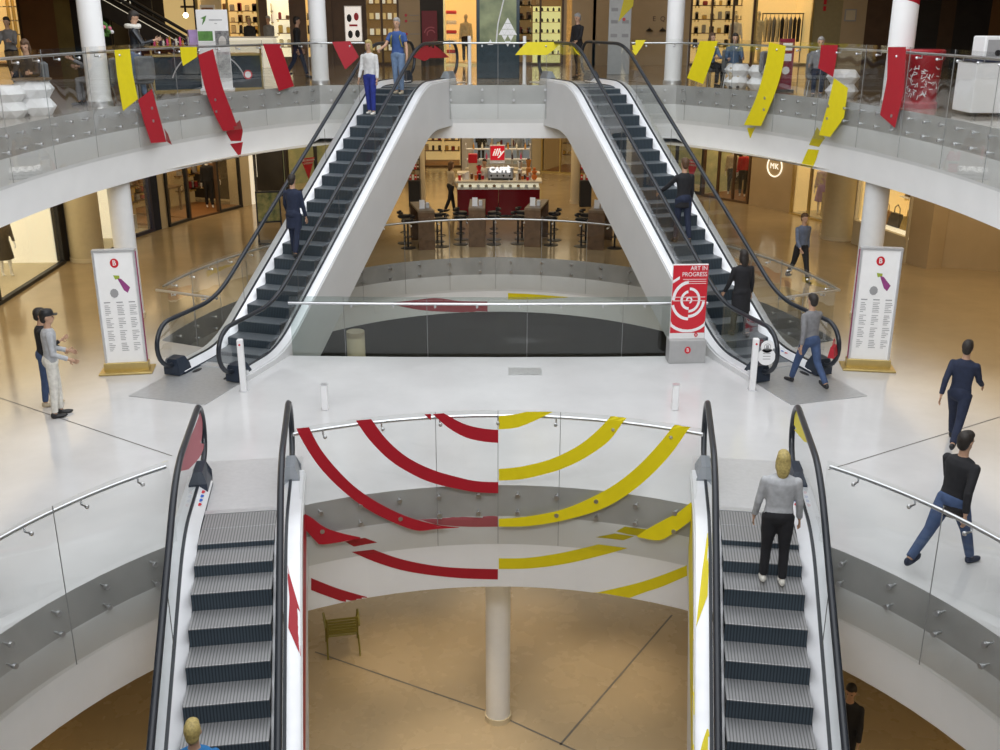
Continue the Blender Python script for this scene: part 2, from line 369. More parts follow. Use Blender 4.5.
# level 2 ring
ringL=[p for p in hole2 if p[0]<0 and p[1]<BRY-.01 and p[1]>4]; ringL.sort(key=lambda p:p[1]); ringR=[(-x,y) for x,y in ringL]
ringL=ringL+[(-3.45,BRY)]; ringR=ringR+[(3.45,BRY)]
balustrade('long curved upper-floor glass balustrade on the left with red and yellow stickers',ringL,(0,17),L,'g2l',16,fix=.6,fixz=(-.12,-.38))
balustrade('long curved upper-floor glass balustrade on the right with yellow and red stickers',ringR,(0,17),L,'g2r',16,fix=.6,fixz=(-.12,-.38))
balustrade('short straight glass balustrade on the bridge between the upper escalator tops',[(-1.65,BRY),(0,BRY),(1.65,BRY)],(0,17),L,'g2c',[0,.12,.5,.88,1],fix=.75)
for i,px in enumerate((463.5+6.5,524)):
    p=bp(px,84,L); t=thing('white_post','slim white post standing behind the bridge balustrade, %s the dark poster panel'%('left of' if i==0 else 'right of'),'post',(p.x,BRY+.25,L)); mb=MB(); mb.cyl((0,0,0),.045,1.22,14); mb.build('post',WP,t,smooth=True); mb=MB(); mb.cyl((0,0,0),.07,.02,14); mb.build('base_plate',ALU,t,smooth=True)
# ---------------------------------------------------------------- escalators
def smooth_profile(y,yb,yt,h,k):
    tn=math.tan(R(30))
    def ramp(d): # smooth max(0,d)
        if d<=-k: return 0
        if d>=k: return d
        return (d+k)**2/(4*k)
    return tn*(ramp(y-yb)-ramp(y-yt))
def escalator(label,loc,theta,h,ytip0,yb,ytop_tip_after,comb_after,treadm,clad_side,depth=1.35,z0=0,decor=True,inner=1):
    yt=yb+h/math.tan(R(30)); ye=yt+ytop_tip_after; yc=yt+comb_after; K=.55
    nz=lambda y: smooth_profile(y,yb,yt,h,K)
    t=thing('escalator',label,'escalator',loc,-theta)
    W=.62; LO=lambda y: smooth_profile(y,yb+depth*.27,yt+depth*.27,h,K)-depth
    # steps
    n=int(yc/.4); ys0=yc-n*.4; step_me=None
    mbs=MB(); mbs.box((0,.2,-.01),(.93,.40,.03),bev=.004); so=mbs.build('step',treadm,t); me_t=so.data; bpy.data.objects.remove(so)
    mbr=MB(); mbr.box((0,.392,-.13),(.93,.012,.24)); ro=mbr.build('riser',RISER,t); me_r=ro.data; bpy.data.objects.remove(ro)
    for i in range(n):
        y=ys0+i*.4; zt=nz(y+.4)+.03
        o=bpy.data.objects.new('step',me_t); C.objects.link(o); o.parent=t; o.location=(0,y,zt)
        rz=zt-(nz(y)+.03)
        if rz>.02:
            q=bpy.data.objects.new('riser',me_r); C.objects.link(q); q.parent=o; q.location=(0,-.392,0); q.scale=(1,1,1)
    # landing plates + combs
    mb=MB(); mb.box((0,-.95,.004),(1.5,1.9,.012)); mb.build('landing_plate',PLATE,t)
    mb=MB(); mb.box((0,(ys0-.05)/2,.02),(.93,ys0+.09,.025)); mb.build('comb_plate',ALU,t)
    mb=MB(); mb.box((0,-.08,.018),(.93,.06,.03)); mb.build('comb_plate',ALU,t)
    mb=MB(); mb.box((0,yc+.95,h+.004),(1.5,1.75,.012)); mb.build('landing_plate',PLATEW,t)
    mb=MB(); mb.box((0,yc+.06,h+.025),(1.3,.10,.03)); mb.build('comb_plate',ALU,t)
    for s in (-1,1):
        rr=.42
        ya0,ya1=ytip0+rr+.12,ye-rr-.22; ys=[ya0+(ya1-ya0)*i/90 for i in range(91)]
        def stripx(prof,name,m,ya=None,yz=None,par=t):
            yy=[y for y in ys if (ya is None or y>=ya) and (yz is None or y<=yz)]
            mb=MB(); vs=[];fs=[];k=len(prof)
            for y in yy:
                for (x,dz) in prof: vs.append((s*x,y,nz(y)+dz))
            for i in range(len(yy)-1):
                for j in range(k-1):
                    f=(i*k+j,i*k+j+1,(i+1)*k+j+1,(i+1)*k+j); fs.append(f if s>0 else f[::-1])
            mb.add(vs,fs); o=mb.build(name,m,par,smooth=True); return o,mb
        stripx([(.47,-.25),(.47,.055)],'skirt_panel',NAVY)
        stripx([(.47,.055),(.485,.07),(.600,.155)],'inner_deck',DECK)
        stripx([(.600,.155),(.602,.175),(.640,.175),(.642,.155)],'glass_channel',RUB)
        od,odm=stripx([(.642,.155),(.79,.150),(.80,.14),(.80,.10)],'outer_deck',DECKO if s!=inner else DECK)
        # cladding panel (side + underside)
        yy=ys; mb=MB(); vs=[];fs=[]
        def low(y):
            return max(-.45 if y<yb+.5 else -9, nz(y)-depth) if y<yt+1.0 else h-depth
        for y in yy:
            zb_=max(LO(y),-.45)
            vs+=[(s*.80,y,nz(y)+.10),(s*.815,y,nz(y)+.095),(s*.815,y,zb_),(0,y,zb_)]
        for i in range(len(yy)-1):
            for j in range(3):
                f=(i*4+j,i*4+j+1,i*4+5+j,i*4+4+j); fs.append(f if s>0 else f[::-1])
        for i,e in ((0,1),(len(yy)-1,-1)):
            fs.append((i*4,i*4+1,i*4+2,i*4+3))
            n0=len(vs); vs.append((0,yy[i],nz(yy[i])+.0)); vs.append((s*.5,yy[i],nz(yy[i])))
            fs.append((n0,n0+1,i*4+2,i*4+3))
        mb.add(vs,fs); co=mb.build('side_cladding',CLAD,t,smooth=True)
        T=t.matrix_basis if False else (Matrix.Translation(Vector(loc))@Matrix.Rotation(-theta,4,'Z'))
        for key,m_ in (('cl',mb),('od',odm)):
            w=MB(); w.T=T; w.add(m_.v,m_.f); reg('esc_%s_%s'%(label[:24],'%s%d'%(key,s)),w,t)
        # handrail path
        rr=.42; hz=1.06; x=s*W; path=[]
        for i in range(13):
            a=R(-90-180*i/12); path.append((x,ytip0+rr+rr*math.cos(a),hz-rr+rr*math.sin(a)))
        path=[(x,ytip0+rr+.35,hz-2*rr+.0)]+path
        yy=[ytip0+rr+(ye-rr-ytip0-rr)*i/70 for i in range(1,70)]
        for y in yy: path.append((x,y,nz(y)+hz))
        for i in range(13):
            a=R(90-180*i/12); path.append((x,ye-rr+rr*math.cos(a),h+hz-rr+rr*math.sin(a)))
        path.append((x,ye-rr-.35,h+hz-2*rr))
        mb=MB(); 
        # oval rubber section
        mb.tube(path,.042,10); mb.build('handrail',RUB,t,smooth=True)
        # glass panel: between path and deck
        outline=path[1:-1]; cx=x; segs=[ytip0+rr+.0]; 
        mb=MB(); vs=[];fs=[]
        col=[(p[1],p[2]-.03) for p in path[14:14+69]]
        # newel half discs
        def fan(cy,cz,a0,a1):
            base=len(vs); vs.append((cx,cy,cz)); m=12
            for i in range(m+1):
                a=R(a0+(a1-a0)*i/m); vs.append((cx,cy+(rr-.02)*math.cos(a),cz+(rr-.02)*math.sin(a)))
            for i in range(m): fs.append((base,base+1+i,base+2+i))
        fan(ytip0+rr,hz-rr,-90,-270); fan(ye-rr,h+hz-rr,90,-90)
        cc=[(ytip0+rr,hz-.02)]+col+[(ye-rr,h+hz-.02)]
        b=len(vs)
        for (y,z) in cc:
            vs+=[(cx,y,z),(cx,y,nz(y)+.16)]
        for i in range(len(cc)-1): fs.append((b+2*i,b+2*i+1,b+2*i+3,b+2*i+2))
        mb.add(vs,fs); go=mb.build('glass_panel',GLE,t); w=MB(); w.T=T; w.add(mb.v,mb.f); reg('esc_%s_gl%d'%(label[:24],s),w,t)
        # glass joints
        yj=yb+1.0
        while yj<yt:
            mb=MB(); d=.08; mb.tube([(x,yj,nz(yj)+.17),(x,yj,nz(yj)+.9)],.005,5); mb.build('glass_joint',JN,t); yj+=2.0
        # newel boxes
        def nbox(ya,yb_,z0_,sg,m_,w0=.16,w1=.11,xc=.02):
            x=s*(W+xc); mb=MB(); vs=[]
            for (y,z,w_) in ((ya,z0_+.03,w0),(yb_,z0_+.03,w0),(yb_-sg*.04,z0_+.18,w0*.95),(yb_-sg*.12,z0_+.33,w1),(ya+sg*.02,z0_+.33,w1),(ya-sg*.0,z0_+.18,w0)):
                vs+=[(x-w_,y,z),(x+w_,y,z)]
            n_=6; fs=[tuple(2*q for q in range(n_)),tuple(2*q+1 for q in range(n_-1,-1,-1))]+[(2*q,2*q+1,2*((q+1)%n_)+1,2*((q+1)%n_)) for q in range(n_)]
            mb.add(vs,fs); mb.build('newel_box',m_,t,weld=True)
        nbox(ytip0+rr-.04,ytip0+rr+.36,0,1,NAVY)
        mb=MB(); mb.tube([(x+s*.165,ytip0+rr+.16,.16),(x+s*.19,ytip0+rr+.16,.16)],.045,14); mb.build('round_cap',ALU,t,smooth=True)
        nbox(ye-rr-.08,ye-rr-.62,h,-1,NAVY if s!=inner else mat('grey_newel',(.25,.27,.3),.4,noise=.05),.13,.06,0)
    # foot-shaped floor marks on the bottom plate
    for s in(-1,1):
        for q in (-.1,.1):
            mb=MB(); mb.ell((s*.45+q*.7,-.45+q*.9,.014),(.055,.14,.008),12); mb.build('footprint_mark',BLK,t,smooth=True)
    return t,nz,yt,yc,ye
thU=R(17.2); dU=Vector((math.sin(thU),math.cos(thU),0))
oU=Vector((-4.85-.87*math.sin(R(17.2)),19.3-.87*math.cos(R(17.2)),0))
eUL,nzU,ytU,ycU,yeU=escalator('left upper escalator rising to the upper floor, behind the left directory sign',tuple(oU),thU,L,-1.15,.87,2.85,1.4,TREADU,1,depth=1.04,inner=1)
eUR,_,_,_,_=escalator('right upper escalator rising to the upper floor, beside the red art sign',(-oU.x,oU.y,0),-thU,L,-1.15,.87,2.85,1.4,TREADU,1,depth=1.04,inner=-1)
thF=R(-8.4); dF=Vector((math.sin(thF),math.cos(thF),0)); combF=Vector((-3.38,12.34,0))
ybF=1.2; ytF=ybF+D0/math.tan(R(30)); ycF=ytF+.8
oF=combF-dF*ycF; oF.z=-D0
eFL,nzF,_,_,yeF=escalator('left foreground escalator descending towards the viewer, red sticker on its deck',tuple(oF),thF,D0,-.9,ybF,2.45,.8,TREAD,1,depth=1.0,inner=1)
eFR,_,_,_,_=escalator('right foreground escalator descending towards the viewer, yellow sticker on its deck',(-oF.x,oF.y,-D0),-thF,D0,-.9,ybF,2.45,.8,TREAD,1,depth=1.0,inner=-1)
def area(name,loc,rot,sx,sy,power,col=(1,1,1),spread=180):
    l=bpy.data.lights.new(name,'AREA'); l.shape='RECTANGLE'; l.size=sx; l.size_y=sy; l.energy=power; l.color=col; l.spread=R(spread)
    o=bpy.data.objects.new(name,l); C.objects.link(o); o.location=loc; o.rotation_euler=rot; return o
# ---------------------------------------------------------------- stickers (real vinyl laid on the surfaces it crosses)
def resP(pts,n):
    if len(pts)>3:
        q=[pts[0]]+list(pts)+[pts[-1]]; out=[]
        for i in range(1,len(q)-2):
            for k in range(6):
                t=k/6; p0,p1,p2,p3=q[i-1],q[i],q[i+1],q[i+2]
                out.append(tuple(.5*((2*p1[a])+(-p0[a]+p2[a])*t+(2*p0[a]-5*p1[a]+4*p2[a]-p3[a])*t*t+(-p0[a]+3*p1[a]-3*p2[a]+p3[a])*t**3) for a in (0,1)))
        pts=out+[pts[-1]]
    P=[Vector((*p,0)) for p in pts]; d=[0]
    for i in range(1,len(P)): d.append(d[-1]+(P[i]-P[i-1]).length)
    out=[]
    for k in range(n+1):
        t=d[-1]*k/n; i=1
        while i<len(P)-1 and d[i]<t: i+=1
        f=(t-d[i-1])/max(1e-9,d[i]-d[i-1]); out.append(P[i-1].lerp(P[i],f))
    return out
def ray(x,y):
    u=(x-498)/F; v=(375-y)/F
    return Vector((u,cp+v*sp,-sp+v*cp)).normalized()
def decal(key,A,B,m,label,nseg=None,rows=4,top=False,name='vinyl_sticker',off=.006):
    trees=[]
    for mb,par in SURF[key]:
        trees.append((BVHTree.FromPolygons([tuple(v) for v in mb.v],mb.f),par))
    nseg=nseg or max(6,int(sum((Vector(A[i])-Vector(A[i-1])).length for i in range(1,len(A)))/5))
    a=resP(A,nseg); b=resP(B,nseg); per={}
    for i in range(nseg+1):
        for j in range(rows+1):
            q=a[i].lerp(b[i],j/rows); best=None
            for jx,jy in ((0,0),(.35,0),(-.35,0),(0,.6),(0,-.6),(.8,0),(-.8,0),(0,1.5),(0,-1.5)):
                if best: break
                d=ray(q.x+jx,q.y+jy)
                for k,(t,par) in enumerate(trees):
                    h=t.ray_cast(CAM,d)
                    if h[0] is not None and (best is None or h[3]<best[1]): best=(k,h[3],h[0]-d*off)
            if best: per[(i,j)]=best
    if top: trees=[trees[0]]; per={c:(0,b[1],b[2]) for c,b in per.items()}
    for k,(t,par) in enumerate(trees):
        mb=MB(); idx={}; fs=[]
        def gi(c):
            if c not in idx: idx[c]=len(mb.v); mb.v.append(per[c][2])
            return idx[c]
        for i in range(nseg):
            for j in range(rows):
                cs=[(i,j),(i+1,j),(i+1,j+1),(i,j+1)]
                if not all(c in per for c in cs): continue
                cnt={}
                for c in cs: cnt[per[c][0]]=cnt.get(per[c][0],0)+1
                kk=max(sorted(cnt),key=lambda z:cnt[z])
                if kk==k:
                    if max((per[c][2]-per[cs[0]][2]).length for c in cs)>1.2: continue
                    mb.f.append(tuple(gi(c) for c in cs))
        if mb.f:
            if top or par.type!='EMPTY':
                o=mb.build(name,m,None); tag(o,label,'mural sticker','painted arcs on the white slab edges' if False else None)
            else:
                M_=par.matrix_basis if False else (Matrix.Translation(par.location)@Matrix.Rotation(par.rotation_euler.z,4,'Z'))
                inv=M_.inverted(); mb.v=[inv@v for v in mb.v]; o=mb.build(name,m,par); 
                if label: o['label']=label
def zz(pts,s,ox,oy): return [(ox+x/s,oy+y/s) for x,y in pts]
Lz=lambda p: zz(p,3.41,290,400); Rz=lambda p: zz(p,3.41,490,400)
CX=498
def endx(p,x): return p
decal('gA',Lz([(525,45),(590,80),(650,96),(709,102)]),Lz([(487,48),(540,95),(600,128),(660,142),(709,146)]),RED,'innermost red arc')
decal('gA',Lz([(458,48),(470,48),(481,47)]),Lz([(458,48),(470,60),(481,69)]),RED,'small red corner of an arc')
decal('gA',Lz([(277,65),(330,135),(400,195),(487,238),(580,265),(640,277),(709,280)]),Lz([(225,70),(270,135),(340,205),(420,255),(490,284),(580,305),(640,315),(709,318)]),RED,'middle red arc')
decal('gA',Lz([(65,93),(100,160),(150,225),(220,295),(300,350),(400,398),(500,425),(575,434)]),Lz([(20,97),(60,170),(110,240),(180,310),(260,370),(340,412),(430,445),(500,440),(575,436)]),RED,'outer red arc')
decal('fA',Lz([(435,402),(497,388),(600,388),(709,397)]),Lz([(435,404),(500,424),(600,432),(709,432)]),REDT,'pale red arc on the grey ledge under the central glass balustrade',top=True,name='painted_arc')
decal('gA',Lz([(50,388),(75,402),(120,435),(180,455),(240,468)]),Lz([(50,440),(62,452),(85,478),(112,493),(240,472)]),RED,'lowest red arc')
decal('fA',Lz([(188,483),(225,474),(255,470)]),Lz([(218,500),(260,492),(298,486)]),RED,'small dark red bar on the grey ledge left of centre',top=True,name='painted_arc')
decal('fA',Lz([(285,510),(370,540),(460,560),(560,572),(709,577)]),Lz([(210,518),(290,552),(380,580),(480,597),(590,608),(709,612)]),RED,'long red arc painted on the white slab edge ending at the centre line',top=True,name='painted_arc')
decal('fA',Lz([(72,607),(150,638),(220,660),(298,681)]),Lz([(72,648),(130,670),(215,695),(297,683)]),RED,'lowest red arc on the white slab edge, above the olive chair',top=True,name='painted_arc')
decal('gA',Rz([(30,55),(80,50),(125,40)]),Rz([(30,100),(90,95),(150,72),(215,40)]),YEL,'innermost yellow arc')
decal('gA',Rz([(30,235),(100,228),(180,210),(240,188),(310,150),(370,100),(412,55)]),Rz([(30,275),(110,270),(190,252),(245,235),(320,200),(400,145),(440,95),(466,57)]),YEL,'middle yellow arc')
decal('gA',Rz([(30,405),(120,398),(240,375),(340,335),(430,285),(510,220),(580,145),(630,82)]),Rz([(30,432),(130,430),(240,413),(360,380),(450,335),(540,265),(620,180),(684,87)]),YEL,'outer yellow arc')
decal('gA',Rz([(685,348),(640,385),(600,405),(540,438),(500,464)]),Rz([(700,400),(660,430),(620,458),(575,479),(505,468)]),YEL,'lowest yellow arc')
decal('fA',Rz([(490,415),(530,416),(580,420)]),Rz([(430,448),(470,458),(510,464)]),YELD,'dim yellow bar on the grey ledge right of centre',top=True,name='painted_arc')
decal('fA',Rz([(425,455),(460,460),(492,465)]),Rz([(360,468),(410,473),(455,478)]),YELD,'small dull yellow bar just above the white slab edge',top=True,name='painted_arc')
decal('fA',Rz([(30,540),(130,538),(250,520),(370,492)]),Rz([(30,576),(140,574),(260,558),(380,530),(470,505)]),YEL,'long yellow arc painted on the white slab edge ending at the centre line',top=True,name='painted_arc')
decal('fA',Rz([(675,562),(600,592),(500,625),(350,660)]),Rz([(675,598),(590,635),(530,655),(465,679)]),YEL,'lowest yellow arc on the white slab edge at the right',top=True,name='painted_arc')
# far opening slab edge
decal('fB',[(390,303),(415,300),(436,298),(460,301),(487.5,301.5)],[(390,304),(420,310),(450,312),(487.5,313)],RED,'flat red lozenge painted on the far white slab edge',top=True,name='painted_arc')
decal('fB',[(508,293),(530,294),(568,297)],[(508,299.5),(535,299.5),(568,297.5)],YEL,'small yellow wedge painted on the far white slab edge',top=True,name='painted_arc')
# upper balustrades
g='g2l'
decal(g,[(114.5,50),(117,75),(123,111)],[(130,49),(133,75),(138,99)],YEL,'long yellow sticker beside the man in the leather jacket')
decal(g,[(138,100),(144,122),(151,143)],[(152,89),(159,115),(166.5,142)],RED,'short broad red sticker')
decal('f2',[(164,128),(166,136),(166,141)],[(168,134),(170,140),(172,145)],RED,'tiny red point on the upper slab edge at the left',top=True,name='painted_arc')
decal(g,[(180,47),(181,57),(183,66)],[(197,47),(197,52),(197,57)],YEL,'small yellow sticker')
decal(g,[(198,55),(204,85),(214,113),(223,131)],[(213,49),(222,85),(232,112),(239,131)],RED,'longest red sticker')
decal('f2',[(226,132),(228,136),(231,141)],[(240,120),(243,131),(241,141)],RED,'red sticker piece on the grey ledge below the longest red sticker',top=True,name='painted_arc')
decal('f2',[(230,144),(235,151),(239.5,157)],[(243,142),(241.5,150),(240.5,157)],RED,'red arrow tip on the left upper slab edge',top=True,name='painted_arc')
decal(g,[(263,44),(271,68),(279,91)],[(280,44),(287,65),(294,86)],RED,'slanted red sticker')
decal(g,[(332,42),(338,55),(345,69)],[(350,41),(359,57),(346,69)],RED,'red kite-shaped sticker')
g='g2r'
decal(g,[(700,41),(694,60),(687,78)],[(718,41),(711,63),(703,84)],YEL,'slanted yellow sticker beside the seated pair')
decal(g,[(769,42),(766,62),(757,95),(744,125)],[(786,46),(782,70),(774,96),(761,126)],YEL,'longest yellow sticker')
decal('f2',[(747,128),(748.5,133),(750,138)],[(756,127),(753,132),(750.6,138)],YEL,'yellow tip on the right upper slab edge below the longest yellow sticker',top=True,name='painted_arc')
decal(g,[(821,45),(820,57),(818,68)],[(838,45),(836,61),(833,77)],RED,'short red sticker')
decal(g,[(834,78),(829,100),(819,135)],[(848,88),(844,118),(830,137)],YEL,'folded yellow sticker')
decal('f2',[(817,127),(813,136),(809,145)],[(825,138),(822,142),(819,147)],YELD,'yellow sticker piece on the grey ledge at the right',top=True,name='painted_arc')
decal('f2',[(808,149),(804,158),(800,167)],[(819,150),(816,160),(812,169)],YEL,'yellow sticker piece on the white slab edge at the right',top=True,name='painted_arc')
decal(g,[(888,47),(887,80),(880,115)],[(906,47),(904,90),(895,128)],RED,'long red sticker in front of the white column')
decal('g2c',[(527,42),(520,49),(515,55)],[(561,42),(555,49),(547,55)],YEL,'yellow parallelogram sticker')
decal('g2r',[(617,50),(620,46),(622,43)],[(619,51),(625,54),(631,56)],YELD,'small dull yellow sticker')
decal('g2r',[(625,40),(630,48),(635,55)],[(646,40),(641,48),(636,55)],YEL,'yellow triangle sticker')
def esckey(lbl,part): return 'esc_%s_%s'%(lbl[:24],part)
kFL='left foreground escalator descending'; kFR='right foreground escalator descending'; kUL='left upper escalator rising'; kUR='right upper escalator rising'
nw=zz([(335,65),(300,160),(260,250),(240,310),(228,395)],5.556,140,400); nw2=zz([(345,75),(358,130),(362,235),(330,320),(270,385)],5.556,140,400)
for key in list(SURF):
    if key.startswith('esc_left foreground') and key.endswith('gl-1'):
        decal(key,nw,nw2,REDT,'pale red film on the newel glass',name='newel_sticker')
    if key.startswith('esc_right foreground') and key.endswith('gl1'):
        decal(key,zz([(640,55),(618,130),(630,160),(690,232)],5.556,680,400),zz([(650,50),(680,130),(700,190),(718,240)],5.556,680,400),YEL,'yellow film on the newel glass',name='newel_sticker')
    if key.startswith('esc_left foreground') and key.endswith('od1'):
        decal(key,[(286,566),(286,590),(284,618)],[(287,566),(301,614),(301,657)],RED,'red triangle on the deck',name='deck_sticker')
    if key.startswith('esc_right foreground') and key.endswith('od-1'):
        decal(key,[(708,528),(702,572),(696,627)],[(711,530),(711.5,560),(711.5,585)],YEL,'yellow triangle on the deck',name='deck_sticker')
        decal(key,[(707,729),(703,740),(700,752)],[(709,729),(713,740),(716,752)],YEL,'small yellow triangle low on the deck',name='deck_sticker')
    if key.startswith('esc_left foreground') and key.endswith('cl1'):
        decal(key,[(303.5,515),(303,600),(303.2,750)],[(306.5,515),(306,600),(305.5,750)],RED,'thin red edge on the side cladding',name='cladding_sticker')
    if key.startswith('esc_right foreground') and key.endswith('cl-1'):
        decal(key,[(688,503),(689,600),(691,750)],[(692,503),(693,600),(695,750)],YEL,'thin yellow edge on the side cladding',name='cladding_sticker')
    if key.startswith('esc_left upper') and key.endswith('gl1'):
        decal(key,[(432,42),(422,47),(413,57)],[(430,58),(427,60),(424,61)],RED,'red film on the upper newel glass',name='newel_sticker')
        decal(key,[(431,43),(440,49),(449,57)],[(430,58),(440,58),(449,57.5)],RED,'red wedge on the upper newel glass',name='newel_sticker')
    if key.startswith('esc_right upper') and key.endswith('gl1'):
        decal(key,[(625,41),(630,48),(635,55)],[(646,41),(641,48),(636,55)],YEL,'yellow triangle on the upper newel glass',name='newel_sticker')
    if key.startswith('esc_right upper') and key.endswith('gl-1'):
        decal(key,[(572,44),(575,49),(580,55)],[(572,46),(576,53),(580.5,56)],YEL,'thin yellow film on the upper newel glass',name='newel_sticker')
def ringdist(x,y):
    return min(math.hypot(x-a,y-b) for a,b in hole2)
def inside(x,y):
    return (x/7.96)**2+((y-17.3)/13.45)**2<1 and y<BRY if y>17.3 else abs(x)<7.96
def push(p,r,z=None):
    x,y=p[0],p[1]
    for _ in range(200):
        if not inside(x,y) and ringdist(x,y)>r+.12: break
        x*=1.006; y*=1.006
    return Vector((x,y,p[2] if z is None else z))
# ---------------------------------------------------------------- walls
def wall(name,c,d,m,rz=0):
    mb=MB(); mb.box(c,d,rz); return struct(name,mb,m)
HZ=L+4.2
wall('wall_left',(-24,20,HZ/2+1),(.3,52,HZ+2),BROWN); wall('wall_right',(24,20,HZ/2+1),(.3,52,HZ+2),BROWN)
wall('wall_back',(0,52.2,1.4),(32,.3,3.3),DARK); wall('wall_front',(0,-6.2,2.5),(48,.3,15),BEIGE)
wall('wall_left_lower',(-16,20,-1),(.3,60,8),BROWN); wall('wall_right_lower',(16,20,-1),(.3,60,8),BROWN); wall('wall_back_lower',(0,30,-3.1),(32,.3,3.2),DARK)
# ---------------------------------------------------------------- columns
def column(label,x,y,z,r,h,m=WHITE,zz0=None):
    t=thing('round_column',label,'column',(x,y,z)); mb=MB(); mb.lathe([(0,0),(r,0),(r,h),(0,h)],n=40); mb.build('shaft',m,t,smooth=True)
    mb=MB(); mb.lathe([(r,.0),(r+.02,0),(r+.02,.10),(r,.10)],n=40); mb.build('base_ring',ALU if m is WHITE else CREAM,t,smooth=True); return t
COLW=mat('column_white',(.78,.79,.80),.4,noise=.02)
LB=mat('beige_column',(.58,.50,.33),.45,noise=.03)
for lbl,px,py in [('white round column on the upper floor left of the leather jacket man',101,108),('white round column on the upper floor behind the kite-shaped red sticker',321,88),('white round column on the upper floor left of the slanted yellow sticker',672,88)]:
    p=push(bp(px,py,L),.26); column(lbl,p.x,p.y,L,.225,4.2,WHITE)
p=push(bp(893,112,L),.30); cR=column('white round column with a red sticker on the upper floor at the right',p.x,p.y,L,.25,4.2,WHITE)
p=bp(134,262); column('white round column on the main floor behind the left directory sign',-7.97,21.9,0,.235,L-1.0,COLW)
column('white round column on the main floor behind the right directory sign',7.97,21.9,0,.25,L-1.0,COLW)
p=bp(84,262); column('thick beige column beside the bright left shop window',p.x,p.y+.3,0,.44,L-1.5,LB)
p=bp(841,240); column('thick beige column left of the handbag shop window',p.x,p.y+.3,0,.5,L-1.5,LB)
p=bp(575,203); column('slim cream column to the right of the red coffee kiosk',p.x,p.y,0,.17,L-1.5,CREAM)
p=bp(421,204); column('slim cream column to the left of the red coffee kiosk',p.x,p.y,0,.17,L-1.5,CREAM)
column('white round column on the lowest floor seen through the central opening',0,14.46,-D0,.20,D0-1.6,COLW)
# red decal band on right column top
mb=MB(); P_=cR.location
m8=[]; 
for i in range(9):
    a=R(-150+120*i/8); m8.append((.254*math.cos(a),.254*math.sin(a)))
mb.add([(x,y,2.05-.15*(i/8)) for i,(x,y) in enumerate(m8)]+[(x,y,3.0) for x,y in m8],[(i,i+1,10+i,9+i) for i in range(8)]); o=mb.build('sticker',RED,cR,smooth=True)
# ---------------------------------------------------------------- directory signs
def disc(mb,x,z,r,y,th=.004,n=24):
    mb.tube([(x,y,z),(x,y-th,z)],r,n)
def directory(label,loc,rz,flip):
    t=thing('directory_sign',label,'directory sign',loc,rz); t.scale=(.86,1,1)
    mb=MB(); mb.box((0,0,.02),(1.10,.50,.04),bev=.01); mb.build('base_plate',GOLD,t)
    mb=MB(); mb.box((0,0,.11),(.92,.20,.16),bev=.01); mb.build('foot',GOLD,t)
    mb=MB()
    for s in(-1,1): mb.box((s*.405,0,1.22),(.05,.15,2.1),bev=.008)
    mb.box((0,0,2.27),(.86,.15,.04)); mb.build('frame',ALU,t)
    mb=MB(); mb.box((0,0,1.22),(.76,.10,2.08)); mb.build('panel',mat('sign_white',(.80,.80,.80),.35,noise=.02,emit=.12),t)
    mb=MB(); mb.box((-.435*flip,-.0,1.22),(.012,.05,2.05)); mb.build('coloured_edge',MAGENTA,t)
    y=-.054
    mb=MB(); disc(mb,0,2.05,.085,y); mb.build('logo_disc',BRED,t); text('B',.13,WP,t,(0,y-.006,2.05),bold=.002)
    mb=MB(); mb.add([(.02,y,1.78),(.10,y,1.76),(.26,y,1.60),(.20,y,1.50),(.13,y,1.55)],[(0,4,3,2,1)]); mb.build('map_shape',PLUM,t)
    mb=MB(); mb.add([(-.05,y,1.83),(.07,y,1.82),(.07,y,1.77),(-.02,y,1.75)],[(0,3,2,1)]); mb.build('map_shape',LIME,t)
    mb=MB(); disc(mb,-.07,1.50,.085,y,n=9); mb.build('map_shape',GREYT,t)
    mb=MB(); rnd=random.Random(3)
    for c in range(3):
        zt=1.27
        for r_ in range(26):
            w_=.06+.09*rnd.random()
            if r_%7!=6: mb.box((-.27+.25*c+w_/2-.03,y,zt-r_*.034),(w_,.004,.010))
    mb.build('text_lines',GREYT,t)
    mb=MB()
    for c in range(3): mb.box((-.24+.25*c,y,1.33),(.13,.004,.018))
    mb.build('heading_lines',GREYT,t)
    return t
p=bp(128,371); directory('tall white directory sign at the left, brass foot, red B logo',(p.x,p.y,0),R(9),-1)
p=bp(867,368); directory('tall white directory sign at the right, brass foot, red B logo',(p.x,p.y,0),R(-9),1)
# red art sign
p=bp(685,361); t=thing('poster_stand','red ART IN PROGRESS poster stand with white rings beside the right escalator','poster stand',(p.x,p.y,0),R(3))
t.scale=(1,1,1.15)
mb=MB(); mb.box((0,0,.20),(.70,.30,.40),bev=.01); mb.build('base',mat('stand_grey',(.42,.42,.42),.45,metal=.2,noise=.04),t)
mb=MB(); mb.box((0,0,.99),(.66,.05,1.30),bev=.004); mb.build('board',mat('poster_white',(.82,.82,.82),.4,noise=.02),t)
mb=MB(); mb.box((0,-.027,1.06),(.655,.006,1.13)); mb.build('red_print',BRED,t)
mb=MB()
def ring(mb,r0,r1,a0,a1,cx,cz,y,n=24):
    vs=[];fs=[]
    for i in range(n+1):
        a=R(a0+(a1-a0)*i/n); vs+=[(cx+r0*math.cos(a),y,cz+r0*math.sin(a)),(cx+r1*math.cos(a),y,cz+r1*math.sin(a))]
    for i in range(n): fs.append((2*i,2*i+1,2*i+3,2*i+2))
    mb.add(vs,fs)
Yp=-.0315; cx,cz=0,1.05
